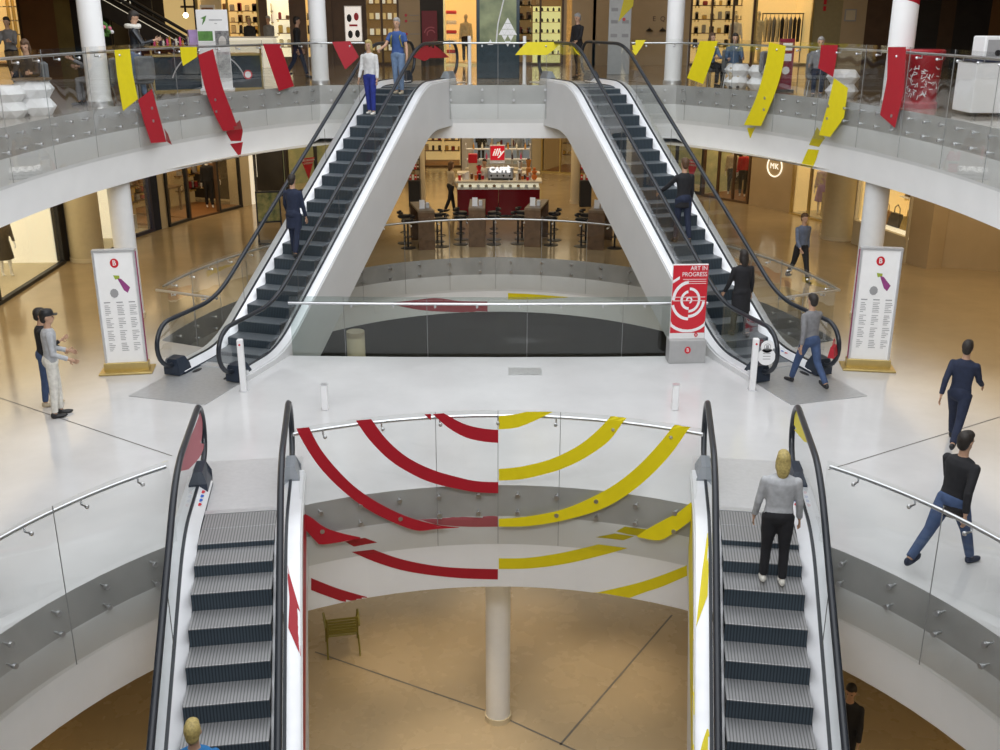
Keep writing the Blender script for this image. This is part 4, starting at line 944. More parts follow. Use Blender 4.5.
for i in range(12):
    x_=-1.15+i*.075; o=thing('perfume_bottle','small %s perfume bottle in the row left of the lilac box on the counter'%nm[i%4],'perfume bottle',oncounter(x_,-.1+.08*(i%2)),0,'perfume bottles on the counter'); mb=MB(); mb.box((0,0,.06+.02*(i%3)),(.05,.035,.12+.04*(i%3)),bev=.008); mb.build('bottle',BC[i%4],o); mb=MB(); mb.cyl((0,0,.12+.04*(i%3)),.012,.035,10); mb.build('stopper',GOLD,o)
# flower vase
p=atY(114,60,24.3); t=thing('flower_vase','tall glass vase of pink and white flowers left of the leather jacket man','vase',(p.x-.25,p.y,L+.75)); mb=MB(); mb.lathe([(0,0),(.07,0),(.09,.35),(.085,.35),(.065,.02),(0,.02)],n=18); mb.build('vase',mat('vase_glass',(.45,.42,.33),.1,noise=.05),t,smooth=True)
mb=MB()
for i in range(90):
    a=rn.random()*6.28; e=rn.random()*1.4; r_=.30*(.5+.5*rn.random()); c=Vector((r_*math.cos(a)*math.cos(e),r_*math.sin(a)*math.cos(e),.55+r_*math.sin(e))); mb.ell(c,(.035,.02,.05),6)
mb.build('foliage',GREEN,t,smooth=True)
for m_,nmb in ((mat('petal_pink',(.75,.2,.3),.6,noise=.1),7),(WP,9)):
    for i in range(nmb):
        a=rn.random()*6.28; e=rn.random()*1.2; r_=.30; mb=MB(); c=Vector((r_*math.cos(a)*math.cos(e),-abs(r_*math.sin(a)*math.cos(e)),.52+r_*math.sin(e))); mb.ell(c,(.05,.05,.045),10); mb.build('flower',m_,t,smooth=True)
o=thing('pedestal','dark square pedestal under the flower vase','pedestal',(p.x-.25,p.y,L)); mb=MB(); mb.box((0,0,.37),(.5,.5,.74),bev=.01); mb.build('plinth',BROWN,o); mb=MB(); mb.box((0,0,.745),(.54,.54,.01)); mb.build('top',GOLD,o)
# standee
p=onL(214,100); p=push(p,.5); p=p-Vector((-.35,.9,0)); p=push(p,.42); t=thing('advertising_standee','tall advertising standee with a leaf photo and a portrait in grey tones','standee',(p.x,p.y,L),R(12)); mb=MB(); mb.box((0,0,.95),(.72,.06,1.8),bev=.005); mb.build('board',mat('standee_white',(.7,.7,.7),.5,noise=.02,emit=.1),t); mb=MB(); mb.box((0,0,.03),(.8,.4,.06),bev=.01); mb.build('foot',WP,t)
mb=MB(); mb.box((-.18,-.033,1.26),(.34,.005,.22)); mb.build('leaf_photo',GREEN,t)
mb=MB(); mb.box((.2,-.033,1.2),(.32,.005,.35)); mb.build('hair_print',mat('print_dark',(.08,.08,.085),.6,col2=(.35,.34,.33),nscale=14),t)
mb=MB(); mb.ell((.2,-.036,1.13),(.09,.004,.13),14); mb.build('face_print',mat('print_skin',(.5,.47,.44),.6,noise=.1),t); mb=MB(); mb.add([(.04,-.036,.9),(.34,-.036,.9),(.35,-.036,.3),(.0,-.036,.3)],[(0,3,2,1)]); mb.build('garment_print',mat('print_grey',(.28,.28,.29),.6,col2=(.6,.6,.6),nscale=10),t)
mb=MB(); mb.box((.08,-.033,1.62),(.3,.004,.025)); mb.box((.08,-.033,1.54),(.06,.004,.015)); mb.build('text_lines',GREYT,t); mb=MB(); mb.add([(-.24,-.034,1.50),(-.2,-.034,1.64),(-.26,-.034,1.66),(-.12,-.034,1.72),(-.16,-.034,1.6),(-.22,-.034,1.52)],[(0,1,2,3,4,5)]); mb.build('twig_emblem',GREEN,t)
# ---------------------------------------------------------------- olive chair on the lowest floor
p=bp(343,648,-D0); t=thing('garden_armchair','olive metal slatted armchair alone on the lowest floor','chair',(p.x,p.y,-D0),R(12))
mb=MB()
for i in range(7): y=-.22+i*.075; mb.box((0,y,.42-.02*i/7),(.52,.05,.014),bev=.004)
mb.build('seat_slats',OLIVE,t); mb=MB()
for i in range(6): mb.box((0,-.27-.02*i,.50+i*.068),(.50,.014,.045),bev=.004)
mb.build('back_slats',OLIVE,t)
for s in(-1,1):
    mb=MB(); mb.tube([(s*.28,-.24,.40),(s*.29,-.32,.0)],.016,8); mb.build('leg',OLIVE,t,smooth=True); mb=MB(); mb.tube([(s*.28,.24,.42),(s*.29,.28,.0)],.016,8); mb.build('leg',OLIVE,t,smooth=True)
    mb=MB(); mb.tube([(s*.27,-.24,.40),(s*.27,-.40,.88)],.015,8); mb.build('back_post',OLIVE,t,smooth=True)
    mb=MB(); mb.tube([(s*.28,.25,.42),(s*.31,.27,.62),(s*.32,.18,.66),(s*.30,-.34,.66)],.017,8); mb.build('armrest',OLIVE,t,smooth=True)
p=bp(338,352,-D0)
column('cream column on the lowest floor behind the far opening, left end',-3.75,26.2,-D0,.24,D0-1.6,CREAM)
# ---------------------------------------------------------------- coffee kiosk
KY=33.9
t=thing('coffee_kiosk','red fronted coffee kiosk with white counter below the square red sign','kiosk',(0,KY,0)); KL=-1.33; KR=1.36; kc=(KL+KR)/2; kw=KR-KL
mb=MB(); mb.box((kc,1.2,.04),(kw-.1,2.3,.08)); mb.build('plinth',BLK,t)
for i in range(2): mb=MB(); mb.box((kc+(i-.5)*kw/2,.03,.49),(kw/2-.012,.06,.82),bev=.004); mb.build('front_panel',MAROON,t)
for s,x in((-1,KL),(1,KR)): mb=MB(); mb.box((x-s*.03,1.2,.49),(.06,2.3,.82)); mb.build('side_panel',MAROON,t)
mb=MB(); mb.box((kc,.35,.92),(kw,.7,.03)); mb.build('display_shelf',WP,t)
mb=MB(); mb.box((kc,.008,1.02),(kw,.01,.19)); mb.build('display_glass',GLS,t); mb=MB(); mb.box((kc,.33,1.02),(kw-.05,.02,.18)); mb.build('lit_back',WARMW,t)
mb=MB(); mb.box((kc,.33,1.15),(kw+.14,.80,.07),bev=.012); mb.box((kc,2.1,1.15),(kw+.14,.5,.07),bev=.01); mb.build('counter_top',mat('counter_cream',(.72,.66,.54),.3,noise=.03),t)
K0=Vector((0,KY,0))
for i in range(10):
    o=thing('pastry','pastry in the lit strip below the kiosk counter','pastry',K0+Vector((KL+.16+i*.262,.14,.937)),0,'pastries in the kiosk display strip'); mb=MB(); mb.cyl((0,0,0),.06,.03,14); mb.build('plate',WP,o,smooth=True); mb=MB(); mb.ell((0,0,.065),(.055,.055,.045),12); mb.build('bun',[CREAM,mat('bun_brown',(.45,.25,.1),.7,noise=.2),WP][i%3],o,smooth=True)
def kthing(n,l,c,x,y,z=1.187,g=None): return thing(n,l,c,K0+Vector((x,y,z)),0,g)
o=kthing('espresso_machine','wide silver espresso machine on the kiosk counter below the white letters','coffee machine',.08,.40); mb=MB(); mb.box((0,0,.20),(.86,.42,.34),bev=.03); mb.build('housing',CHROME,o); mb=MB(); mb.box((0,-.2,.38),(.9,.06,.05),bev=.01); mb.build('cup_rail',ALU,o)
for i in range(4): mb=MB(); mb.tube([(-.3+.2*i,-.20,.16),(-.3+.2*i,-.30,.15)],.03,10); mb.tube([(-.3+.2*i,-.28,.15),(-.3+.2*i,-.38,.13)],.012,8); mb.build('portafilter',BLK,o,smooth=True)
mb=MB(); mb.box((0,0,.02),(.8,.46,.04)); mb.build('drip_tray',BLK,o)
o=kthing('cafe_letters','white CAFFE letters with accent on the silver machine rail','lettering',.06,.10,1.50); mb=MB(); mb.box((0,.02,-.12),(.66,.02,.03)); mb.build('mounting_bar',ALU,o); text('CAFF\u00c8',.24,LAMP if False else mat('letter_glow',(.9,.9,.9),.4,emit=1.2,noise=.01),o,(0,0,.02),bold=.008)
for s in (-.3,.3): mb=MB(); mb.box((s,.02,-.22),(.02,.02,.20)); mb.build('post',ALU,o)
o=kthing('kiosk_sign','square red illuminated sign with white italic illy lettering above the kiosk','sign',-.02,.9,1.187); mb=MB(); mb.box((0,0,.74),(.52,.08,.60),bev=.01); mb.build('frame',ALU,o); mb=MB(); mb.box((0,-.045,.78),(.46,.01,.46)); mb.build('red_face',mat('sign_red_lit',(.65,.01,.03),.4,emit=.35,noise=.01),o); text('illy',.32,mat('sign_white_lit',(.9,.9,.9),.4,emit=.6,noise=.01),o,(0,-.053,.80),shear=.35,bold=.006)
for s in(-.2,.2): mb=MB(); mb.box((s,0,.22),(.03,.03,.45)); mb.build('post',ALU,o)
o=kthing('gift_case','glossy red box on a white pedestal left of the kiosk sign','box',-.83,.8); mb=MB(); mb.box((0,0,.62),(.30,.2,.30),bev=.02); mb.build('red_box',BRED,o); mb=MB(); mb.box((0,0,.235),(.26,.2,.47)); mb.build('pedestal',CREAM,o)
o=kthing('syrup_tower','orange stacked glass figure at the right end of the kiosk counter','decoration',1.18,.15); mb=MB(); mb.ell((0,0,.10),(.09,.09,.10),12);mb.ell((0,0,.25),(.07,.07,.08),12);mb.ell((0,0,.36),(.05,.05,.05),12); mb.build('orange_body',ORANGE,o,smooth=True); mb=MB(); mb.ell((-.07,-.02,.27),(.03,.03,.03),8); mb.ell((.07,-.02,.27),(.03,.03,.03),8); mb.build('arm',ORANGE,o,smooth=True)
rn=random.Random(11); cols=[('red',BRED),('silver',ALU),('white',WP),('brown',mat('jar_brown',(.12,.05,.02),.3,noise=.1)),('orange',ORANGE),('dark',BLK)]
for i in range(16):
    x=[-1.25,-1.12,-.98,-.86,-.72,-.60,-.50,-.44,.62,.70,.80,.88,.96,1.04,-1.05,.9][i]; y=.12+.10*(i%4); hgt=.10+.14*rn.random(); cn,cm_=cols[i%6]
    o=kthing('tin','small %s tin or jar in the cluster on the kiosk counter'%cn,'tin',x,y,g='tins and jars on the kiosk counter'); mb=MB(); mb.cyl((0,0,0),.045,hgt,14); mb.build('can',cm_,o,smooth=True); mb=MB(); mb.cyl((0,0,hgt),.047,.02,14); mb.build('lid',ALU,o,smooth=True)
for i,(x,hh,cl) in enumerate([(-.62,.42,BRED),(.72,.55,ALU),(1.0,.62,mat('amber_glass',(.5,.2,.05),.1,noise=.1))]):
    o=kthing('cup_tower',['red coffee grinder left of the silver machine','tall silver dispenser right of the silver machine','tall amber bottle display near the right end of the counter'][i],'dispenser',x,.5); mb=MB(); mb.lathe([(0,0),(.08,0),(.08,hh*.55),(.05,hh*.6),(.09,hh*.95),(.09,hh),(0,hh)],n=16); mb.build('body',cl,o,smooth=True); mb=MB(); mb.cyl((0,0,hh),.05,.03,12); mb.build('cap',BLK,o)
o=thing('back_bar','cream rear bar of the kiosk with lit shelves','shelf unit',K0+Vector((.0,2.95,0))); 
mb=MB(); mb.box((0,0,.6),(2.3,.4,1.2)); mb.build('cabinet',CREAM,o)
for z_ in(1.5,1.85): mb=MB(); mb.box((0,0,z_),(2.3,.3,.03)); mb.build('shelf',ALU,o)
for s in(-1.12,1.12,0): mb=MB(); mb.box((s,0,1.6),(.03,.3,.85)); mb.build('upright',ALU,o)
for i in range(14):
    q=thing('bottle','small bottle on the shelves behind the kiosk','bottle',K0+Vector((-1.0+.15*i,2.9,[1.515,1.865][i%2])),0,'bottles behind the kiosk'); mb=MB(); mb.lathe([(0,0),(.035,0),(.035,.13),(.012,.17),(.012,.22),(0,.22)],n=10); mb.build('bottle_glass',BC[i%4],q,smooth=True)
person('barista in white shirt behind the kiosk counter',(-.45,KY+1.45,0),R(170),1.72,CW,CB,BLK,HB,arms=((30,8,60,10),(30,8,60,10)),vox=.02)
# black display stands beside
for i,(px,py) in enumerate(((416,204),(584,204))):
    p=bp(px,py); side=('left','right')[i]; o=thing('display_stand','black display stand with red packets %s of the kiosk'%side,'display stand',(p.x,p.y-.4,0)); mb=MB(); mb.box((0,0,.45),(.40,.4,.90),bev=.01); mb.build('cabinet',BLK,o)
    for z_ in(1.25,1.6): mb=MB(); mb.box((0,.05,z_),(.38,.25,.02)); mb.build('shelf',BLK,o)
    for s in(-.18,.18): mb=MB(); mb.box((s,.15,1.3),(.02,.02,.8)); mb.build('upright',BLK,o)
    for j in range(8):
        q=thing('packet','small red or white packet on the black stand %s of the kiosk'%side,'packet',(p.x-.14+.09*(j%4),p.y-.4,[.90,1.26][j//4]),0,'packets on the black stand %s of the kiosk'%side); mb=MB(); mb.box((0,0,.09),(.07,.05,.18),bev=.005); mb.build('packet_body',[BRED,WP,BRED,mat('packet_brown',(.15,.05,.02),.5,noise=.1)][j%4],q); mb=MB(); mb.box((0,-.027,.1),(.05,.004,.05)); mb.build('packet_label',WP,q)
# high tables and stools
tabs=[]
for i,(x,y,rz,lb) in enumerate([(-2.0,28.75,13,'high dark wood table furthest left in front of the kiosk'),(-.60,29.15,0,'high dark wood table in front of the left half of the kiosk'),(.98,29.15,-11,'high dark wood table in front of the right half of the kiosk'),(2.75,28.75,-15,'high dark wood table furthest right in front of the kiosk')]):
    y+= .1; a=R(rz); o=thing('high_table',lb,'table',(x,y,0),a); dx=Vector((-math.sin(a),math.cos(a),0))
    mb=MB(); mb.box((0,.75,1.08),(.46,1.6,.06),bev=.006); mb.build('table_top',WOODL,o)
    mb=MB(); mb.box((0,0,.525),(.46,.07,1.05),bev=.006); mb.build('end_panel',WOOD,o); mb=MB(); mb.box((0,1.5,.525),(.46,.07,1.05),bev=.006); mb.build('end_panel',WOOD,o)
    mb=MB(); mb.box((0,.75,.7),(.05,1.44,.6)); mb.build('spine_panel',WOOD,o)
    tabs.append((Vector((x,y,0)),a))
    for q_,(u,v,w_,hh,nn) in enumerate([(-.06,.35,.13,.22,'menu'),(.10,.42,.07,.12,'napkin')]):
        pos=Vector((x,y,1.11))+Matrix.Rotation(a,3,'Z')@Vector((u,v,0)); d=['leftmost table','table left of centre','table right of centre','rightmost table'][i]
        if nn=='menu': m_=thing('menu_holder','white menu card standing on the %s'%d,'menu',pos,a); mb=MB(); mb.box((0,0,.13),(.15,.015,.22),bev=.003); mb.build('card',WP,m_); mb=MB(); mb.box((0,0,.01),(.16,.07,.02)); mb.build('foot',ALU,m_)
        else: m_=thing('napkin_dispenser','small steel napkin dispenser on the %s'%d,'napkin dispenser',pos,a); mb=MB(); mb.box((0,0,.07),(.11,.10,.14),bev=.01); mb.build('case',ALU,m_); mb=MB(); mb.box((0,0,.145),(.08,.03,.02)); mb.build('napkins',WP,m_)
def stool(label,x,y,rz):
    o=thing('bar_stool',label,'bar stool',(x,y,0),rz,'black bar stools at the high tables')
    mb=MB(); mb.lathe([(0,0),(.21,0),(.21,.012),(.05,.035),(0,.035)],n=28); mb.build('base',BLK,o,smooth=True)
    mb=MB(); mb.cyl((0,0,.03),.028,.72,12); mb.build('pole',BLK,o,smooth=True)
    mb=MB(); mb.tube([(.12*math.cos(R(a)),.12*math.sin(R(a)),.32) for a in range(0,360,30)],.012,8,closed=True); mb.tube([(-.12,0,.32),(.12,0,.32)],.008,6); mb.build('footrest',BLK,o,smooth=True)
    mb=MB(); mb.lathe([(0,.74),(.16,.74),(.19,.77),(.19,.80),(.16,.825),(0,.83)],n=24); mb.build('seat',BLK,o,smooth=True)
    mb=MB(); pts=[(.18*math.cos(R(a)),.18*math.sin(R(a)),.90) for a in range(200,341,14)]; mb.tube(pts,.035,8); mb.build('low_back',BLK,o,smooth=True); return o
st=stool('black bar stool with low curved back at the high tables in front of the kiosk',0,0,0); first=True
for i,(P_,a) in enumerate(tabs):
    for (u,v) in ((-.48,.35),(.48,.35),(-.48,1.05),(.48,1.05)):
        if i==3 and u>0 and v>1: continue
        q=P_+Matrix.Rotation(a,3,'Z')@Vector((u,v,0))
        if first: st.location=q; st.rotation_euler=(0,0,a+R(90 if u<0 else -90)); first=False
        else: dup(st,q,a+R(-90 if u<0 else 90))
# ---------------------------------------------------------------- shop fronts
wn=[0]
def outdir(p0,p1):
    d=(p1-p0).normalized(); n=Vector((-d.y,d.x,0)); m=(p0+p1)/2
    if n.dot(m-Vector((0,16,0)))<0: n=-n
    return d,n
def shop(p0,p1,z,h,back,depth=1.5,frame=BLK,fw=.07,divs=1,sill=0,sillm=None,glass=True,lamp=None,fl=None,side=None,parts=(0,1)):
    p0=Vector((p0[0],p0[1],0));p1=Vector((p1[0],p1[1],0)); d,n=outdir(p0,p1); Wd=(p1-p0).length; a=math.atan2(d.y,d.x)
    wn[0]+=1; k=wn[0]
    def P(u,dep,zz_=0): return p0+d*(u*Wd)+n*dep+Vector((0,0,z+zz_))
    def bx(mb,u,w_,dep,dd,zc,hh):
        c=P(u,dep); mb.box((c.x,c.y,z+zc),(w_,dd,hh),a)
    mb=MB()
    for i in range(divs+1): bx(mb,i/divs+(fw/2/Wd if i==0 else -fw/2/Wd if i==divs else 0),fw,0,.10,sill+(h-sill)/2,h-sill)
    bx(mb,.5,Wd,0,.12,h-fw/2,fw); bx(mb,.5,Wd,0,.12,sill+fw/2,fw)
    fo=struct('window_%d'%k,mb,frame)
    if glass:
        mb=MB(); bx(mb,.5,Wd-fw,.0,.012,sill+(h-sill)/2,h-sill-fw); mb.build('glass_pane',GLS,fo)
    if sill: mb=MB(); bx(mb,.5,Wd,.06,.2,sill/2,sill); struct('trim_%d'%(100+k),mb,sillm or BEIGE)
    mb=MB(); bx(mb,.5,Wd,depth,.06,h/2,h); struct('wall_shop_%d'%k,mb,back)
    for u in parts: mb=MB(); bx(mb,u+(.02 if u==0 else -.02),.05,depth/2+.06,depth-.1,h/2,h); struct('wall_partition_%d'%(2*k+u),mb,side or back)
    mb=MB(); bx(mb,.5,Wd,depth/2,depth,sill+.03,.06); struct('floor_shop_%d'%k,mb,fl or CREAM)
    if lamp:
        c=P(.5,depth*.45,h-.1); l=area('shop_light',c,(0,0,a),max(.3,Wd*.8),depth*.6,lamp[0],lamp[1])
    return P,a,n
GOODS=[mat('goods_brown',(.13,.06,.025),.5,noise=.2),mat('goods_cream',(.6,.5,.33),.5,noise=.1),BLK,mat('goods_wine',(.25,.02,.03),.5,noise=.1),mat('goods_gold',(.5,.33,.08),.4,noise=.1),mat('goods_grey',(.25,.25,.26),.5,noise=.1)]
GN=['brown','cream','black','wine-red','gold','grey']
_sh=[0]
def shelves(P,a,where,u0,u1,nu,zs,dep,wd=.8,per=3,z0=0):
    rg=random.Random(len(where))
    for i in range(nu):
        u=u0+(u1-u0)*(i+.5)/nu
        for z_ in zs:
            c=P(u,dep,z_+z0); o=thing('goods_shelf','wooden shelf board with goods %s'%where,'shelf',c,a,'shelf boards %s'%where); mb=MB(); mb.box((0,0,0),(wd,.28,.03)); mb.build('board',WOOD,o); mb=MB(); mb.box((-wd*.45,0,-.05),(.02,.24,.07)); mb.build('bracket',GOLD,o); mb=MB(); mb.box((wd*.45,0,-.05),(.02,.24,.07)); mb.build('bracket',GOLD,o)
            for k in range(per):
                ci=rg.randrange(6); q=c+Matrix.Rotation(a,3,'Z')@Vector((-wd*.36+wd*.72*k/max(1,per-1),0,.016)); hh=.12+.16*rg.random(); ww=.10+.08*rg.random()
                b=thing('goods_box','small %s box or bag %s'%(GN[ci],where),'goods',q,a,'%s goods %s'%(GN[ci],where)); mb=MB(); mb.box((0,0,hh/2),(ww,.12,hh),bev=.015); mb.build('box_body',GOODS[ci],b); mb=MB(); mb.box((0,0,hh+.008),(ww*.8,.09,.016)); mb.build('lid',GOODS[(ci+1)%6],b)
def pane(p0,p1,z,h,m,name,z0=0,th=.25):
    p0=Vector((p0[0],p0[1],0));p1=Vector((p1[0],p1[1],0)); d,n=outdir(p0,p1); c=(p0+p1)/2+n*th/2; mb=MB(); mb.box((c.x,c.y,z+z0+h/2),((p1-p0).length,th,h),math.atan2(d.y,d.x)); return struct(name,mb,m)
def mannequin(label,pos,rz,top,bot,skin=None,skirt=False,h=1.75,group=None):
    return person(label,pos,rz,h,top,bot,None,None,skin or WP,legs=((3,2),(-3,2)),arms=((6,8,14),(-2,8,10)),skirt=skirt,vox=.022,name='mannequin',cat='mannequin',group=group)
CWm=cloth('cream',(.70,.62,.42))
H1=L-1.52
facing=lambda pos: math.atan2(-(0-pos.x),(12-pos.y))
WL=(1,.9,.68); OR=(1,.62,.26)
# left side main floor
P,a,n=shop(bp(-90,362),bp(64,263),0,H1,WARMW,1.6,BLK,.08,2,fl=CREAM,lamp=(13,WL))
q=P(.80,.8,.06); mannequin('headless-looking dark dress mannequin in the bright far-left shop window',q,facing(q),CB,CB,skirt=True)
mb=MB(); 
pane(bp(64,263),bp(72,259),0,H1,DARK,'wall_left_pier',0,.3)
P,a,n=shop(bp(98,257),bp(129,240),0,H1,WARMW,1.4,DARK,.05,1,lamp=(6,WL)); q=P(.6,.6,.06); bagthing('dark handbag in the narrow lit window behind the left directory sign column',q,BLK,a,1.3)
shelves(P,a,'in the narrow lit window by the left column',.1,.9,1,(.8,1.3,1.8),1.15)
P,a,n=shop(bp(130,239),bp(154,231),0,H1,WARMW,1.5,mat('navy_frame',(.02,.02,.06),.4,noise=.05),.09,1,lamp=(6,WL),parts=()); q=P(.35,.7,.06); mannequin('mannequin in a pale patterned dress in the navy framed window',q,facing(q),CWm,CWm,skirt=True); 
q=P(.72,.7,.06); o=thing('display_case','cream vanity case on a stand in the navy framed window','case',q,a); mb=MB(); mb.box((0,0,.62),(.5,.3,.34),bev=.06); mb.build('case_body',CREAM,o); mb=MB(); mb.box((0,0,.22),(.55,.4,.44)); mb.build('stand',WP,o)
pane(bp(155,231),bp(162,229),0,H1,CN,'wall_left_navy_panel'); pane(bp(162.3,229),bp(168.5,227),0,H1,CREAM,'wall_left_cream_panel')
P,a,n=shop(bp(169,227),bp(190,220),0,H1,WARMD,2.0,BLK,.08,1,fl=ORBR,lamp=(7,OR),parts=()); q=P(.35,.6,.06); mannequin('mannequin in red and green behind the dark framed glass',q,facing(q),CRD,cloth('green',(.03,.10,.03)))
shelves(P,a,'in the dark framed left window',.2,1,2,(.6,1.1),1.7)
mb=MB(); p0=bp(190,220);p1=bp(219,213)
P,a,n=shop(p0,p1,0,H1,WARMD,3.0,BROWN,.05,1,glass=False,fl=ORBR,lamp=(18,OR),parts=())
shelves(P,a,'inside the open brown shop on the left',.1,.9,3,(.6,1.1,1.6),2.75)
q=P(.5,1.6,.06); o=thing('display_table','dark display table inside the open brown shop entrance','table',q,a); mb=MB(); mb.box((0,0,.78),(.9,.6,.06)); mb.build('table_top',WOOD,o)
for sx in(-1,1):
    for sy in(-1,1): mb=MB(); mb.box((sx*.4,sy*.25,.375),(.06,.06,.75)); mb.build('leg',WOOD,o)
P,a,n=shop(bp(219,213),bp(242,207),0,H1,WARMD,2.0,BLK,.08,1,fl=ORBR,lamp=(7,OR),parts=()); q=P(.35,.7,.06); mannequin('dark dressed mannequin in the left-hand brown window near the tan pillar',q,facing(q),CB,CB); q=P(.75,.9,.06); mannequin('mannequin in brown beside the dark one near the tan pillar',q,facing(q),cloth('brown',(.14,.07,.03)),CB)
shelves(P,a,'in the brown window near the tan pillar',.2,1,2,(.6,1.1),1.7)
pane(bp(242,207),bp(252,204.5),0,H1,CREAM,'wall_left_pillar',0,.5); pane(bp(252.3,204.5),bp(256,203.5),0,H1,WARMW,'wall_left_lit_edge',0,.3)
P,a,n=shop(bp(257,203),bp(288,194),0,H1,DARK,4.0,DARK,.05,1,glass=False,fl=CREAM,lamp=(22,WL))
for i in range(6):
    q=P(.12+.15*i,3.6,.06); o=thing('shelf_rack','pale shelf rack number of equal kind at the back of the open shop'.replace('number of equal kind ',''),'shelf',q,a,'shelf racks at the back of the open shop'); mb=MB()
    for z_ in (.3,.7,1.1,1.5,1.9): mb=MB(); mb.box((0,0,z_),(.38,.3,.03)); mb.build('shelf',ALU,o)
    mb=MB(); mb.box((.19,0,1.1),(.02,.3,2.2)); mb.build('upright',ALU,o)
q=P(.62,.9,.06); o=thing('sign_stand','slim white sign on a dark foot inside the open shop','sign stand',q,a); mb=MB(); mb.box((0,0,1.25),(.42,.05,1.3),bev=.005); mb.build('board',WARMW,o); mb=MB(); mb.box((0,0,.02),(.5,.35,.04)); mb.box((-.15,0,.3),(.04,.04,.6)); mb.box((.15,0,.3),(.04,.04,.6)); mb.build('foot',BLK,o)
GP=mat('green_poster',(.30,.32,.16),.5,col2=(.55,.50,.25),nscale=3,emit=.15,ecol=(.4,.4,.2))
for (a0,a1,xs,sd) in (((288,194),(345,185),(307,),'left'),((650,185),(702,195),(693,),'right')):
    P,a,n=shop(bp(*a0),bp(*a1),0,H1,GP,1.4,DARK,.09,2,lamp=(13,OR))
    u=.34 if sd=='left' else .82; q=P(u,-.08,.95); o=thing('triangular_banner','red triangular banner pointing down in the %s shop window'%sd,'banner',q,a)
    mb=MB(); mb.add([(-.32,-.02,.28),(.32,-.02,.28),(0,-.02,-.48),(-.32,.02,.28),(.32,.02,.28),(0,.02,-.48)],[(0,2,1),(3,4,5),(0,1,4,3),(1,2,5,4),(2,0,3,5)]); mb.build('banner_cloth',BRED,o)
    sgn=1 if (P(.5,-1)-P(.5,0)).dot(Vector((math.sin(a),-math.cos(a),0)))>0 else -1
    rz=(R(90),0,0 if sgn>0 else R(180))
    text('D\u00c9CORATION',.095,WP,o,(0,-.03*sgn,.20),rz); text('CADEAUX',.095,WP,o,(0,-.03*sgn,.09),rz)
p=bp(273,243); o=thing('sandwich_board','black framed board with a flower picture near the left escalator','sign board',bp(271,243),R(14)); mb=MB()
for s in(-.33,.33): mb.box((s,0,.75),(.04,.05,1.5))
mb.box((0,0,1.48),(.70,.05,.05)); mb.box((0,0,.62),(.70,.05,.05)); mb.build('frame',BLK,o); mb=MB(); mb.box((0,0,1.05),(.62,.02,.82)); mb.build('picture',mat('flower_print',(.42,.36,.12),.5,col2=(.05,.09,.02),nscale=5),o); mb=MB(); mb.box((0,.0,.03),(.72,.5,.04)); mb.build('foot',BLK,o)
# right side main floor
P,a,n=shop(bp(702,196),bp(748,204),0,H1,WARMD,2.2,BROWN,.07,3,fl=ORBR,lamp=(24,OR),parts=())
shelves(P,a,'in the brown right-hand window',.1,.9,3,(.6,1.1),1.95)
for i,(u,m1,m2,lb) in enumerate([(.3,CBG,CB,'mannequin in beige top, left one in the brown right-hand window'),(.55,CRD,CB,'mannequin in a red top in the brown right-hand window'),(.85,CRD,CRD,'mannequin in an orange-red coat, rightmost in the brown window')]): q=P(u,.8,.06); mannequin(lb,q,facing(q),m1,m2,skirt=(i==2))
o=pane(bp(748.5,204.3),bp(789,213),0,H1,BEIGE,'wall_right_emblem',0,.4)
p0=bp(748.5,204.3);p1=bp(789,213); d,n=outdir(p0,p1); c=p0.lerp(p1,.58)-n*.03; aa=math.atan2(d.y,d.x); o=thing('round_emblem','round glowing MK monogram emblem on the beige wall','emblem',c+Vector((0,0,1.45)),aa)
sg=1 if (-n).dot(Vector((math.sin(aa),-math.cos(aa),0)))>0 else -1
EM=mat('emblem_glow',(.95,.9,.75),.4,emit=1.0,noise=.01); mb=MB(); mb.tube([(.34*math.cos(R(a_)),0,.34*math.sin(R(a_))) for a_ in range(0,360,15)],.022,8,closed=True); mb.build('ring',EM,o,smooth=True); text('MK',.27,EM,o,(0,-.01*sg,0),(R(90),0,0 if sg>0 else R(180)),sp=1.15)
P,a,n=shop(bp(790,213.5),bp(826,223),0,H1,WARM,1.4,GOLD,.06,2,lamp=(11,WL),parts=(0,)); q=P(.42,.6,.06); mannequin('mannequin in a lilac patterned dress in the brass framed window',q,facing(q),mat('lilac_print',(.45,.30,.6),.6,col2=(.75,.7,.5),nscale=16),LILAC,skirt=True)
shelves(P,a,'in the brass framed window',.1,.9,2,(.7,1.2),1.15)
q=P(.75,.5,1.1); bagthing('lilac bag on a plinth in the brass framed window',P(.75,.5,.86),LILAC,a,1.4); o=thing('plinth','pale plinth carrying the lilac bag','plinth',P(.75,.5,.06),a); mb=MB(); mb.box((0,0,.4),(.5,.35,.78)); mb.build('block',CREAM,o); mb=MB(); mb.box((0,0,.79),(.52,.37,.01)); mb.build('top',GOLD,o)
P,a,n=shop(bp(852,243),bp(905,263),0,H1,WARM,1.6,CREAM,.07,1,sill=.62,sillm=CREAM,fl=WARMW,lamp=(18,WL),parts=(0,))
for i,(u,zz_,m_,lb) in enumerate([(.25,.69,mat('tan_leather',(.35,.18,.06),.5,noise=.1),'tan handbag at the left of the long lit window'),(.45,.69,BLK,'black handbag in the middle of the long lit window'),(.68,.69,mat('gold_leather',(.45,.30,.08),.4,noise=.1),'gold-brown handbag at the right of the long lit window')]): bagthing(lb,P(u,.55,zz_),m_,a,1.5)
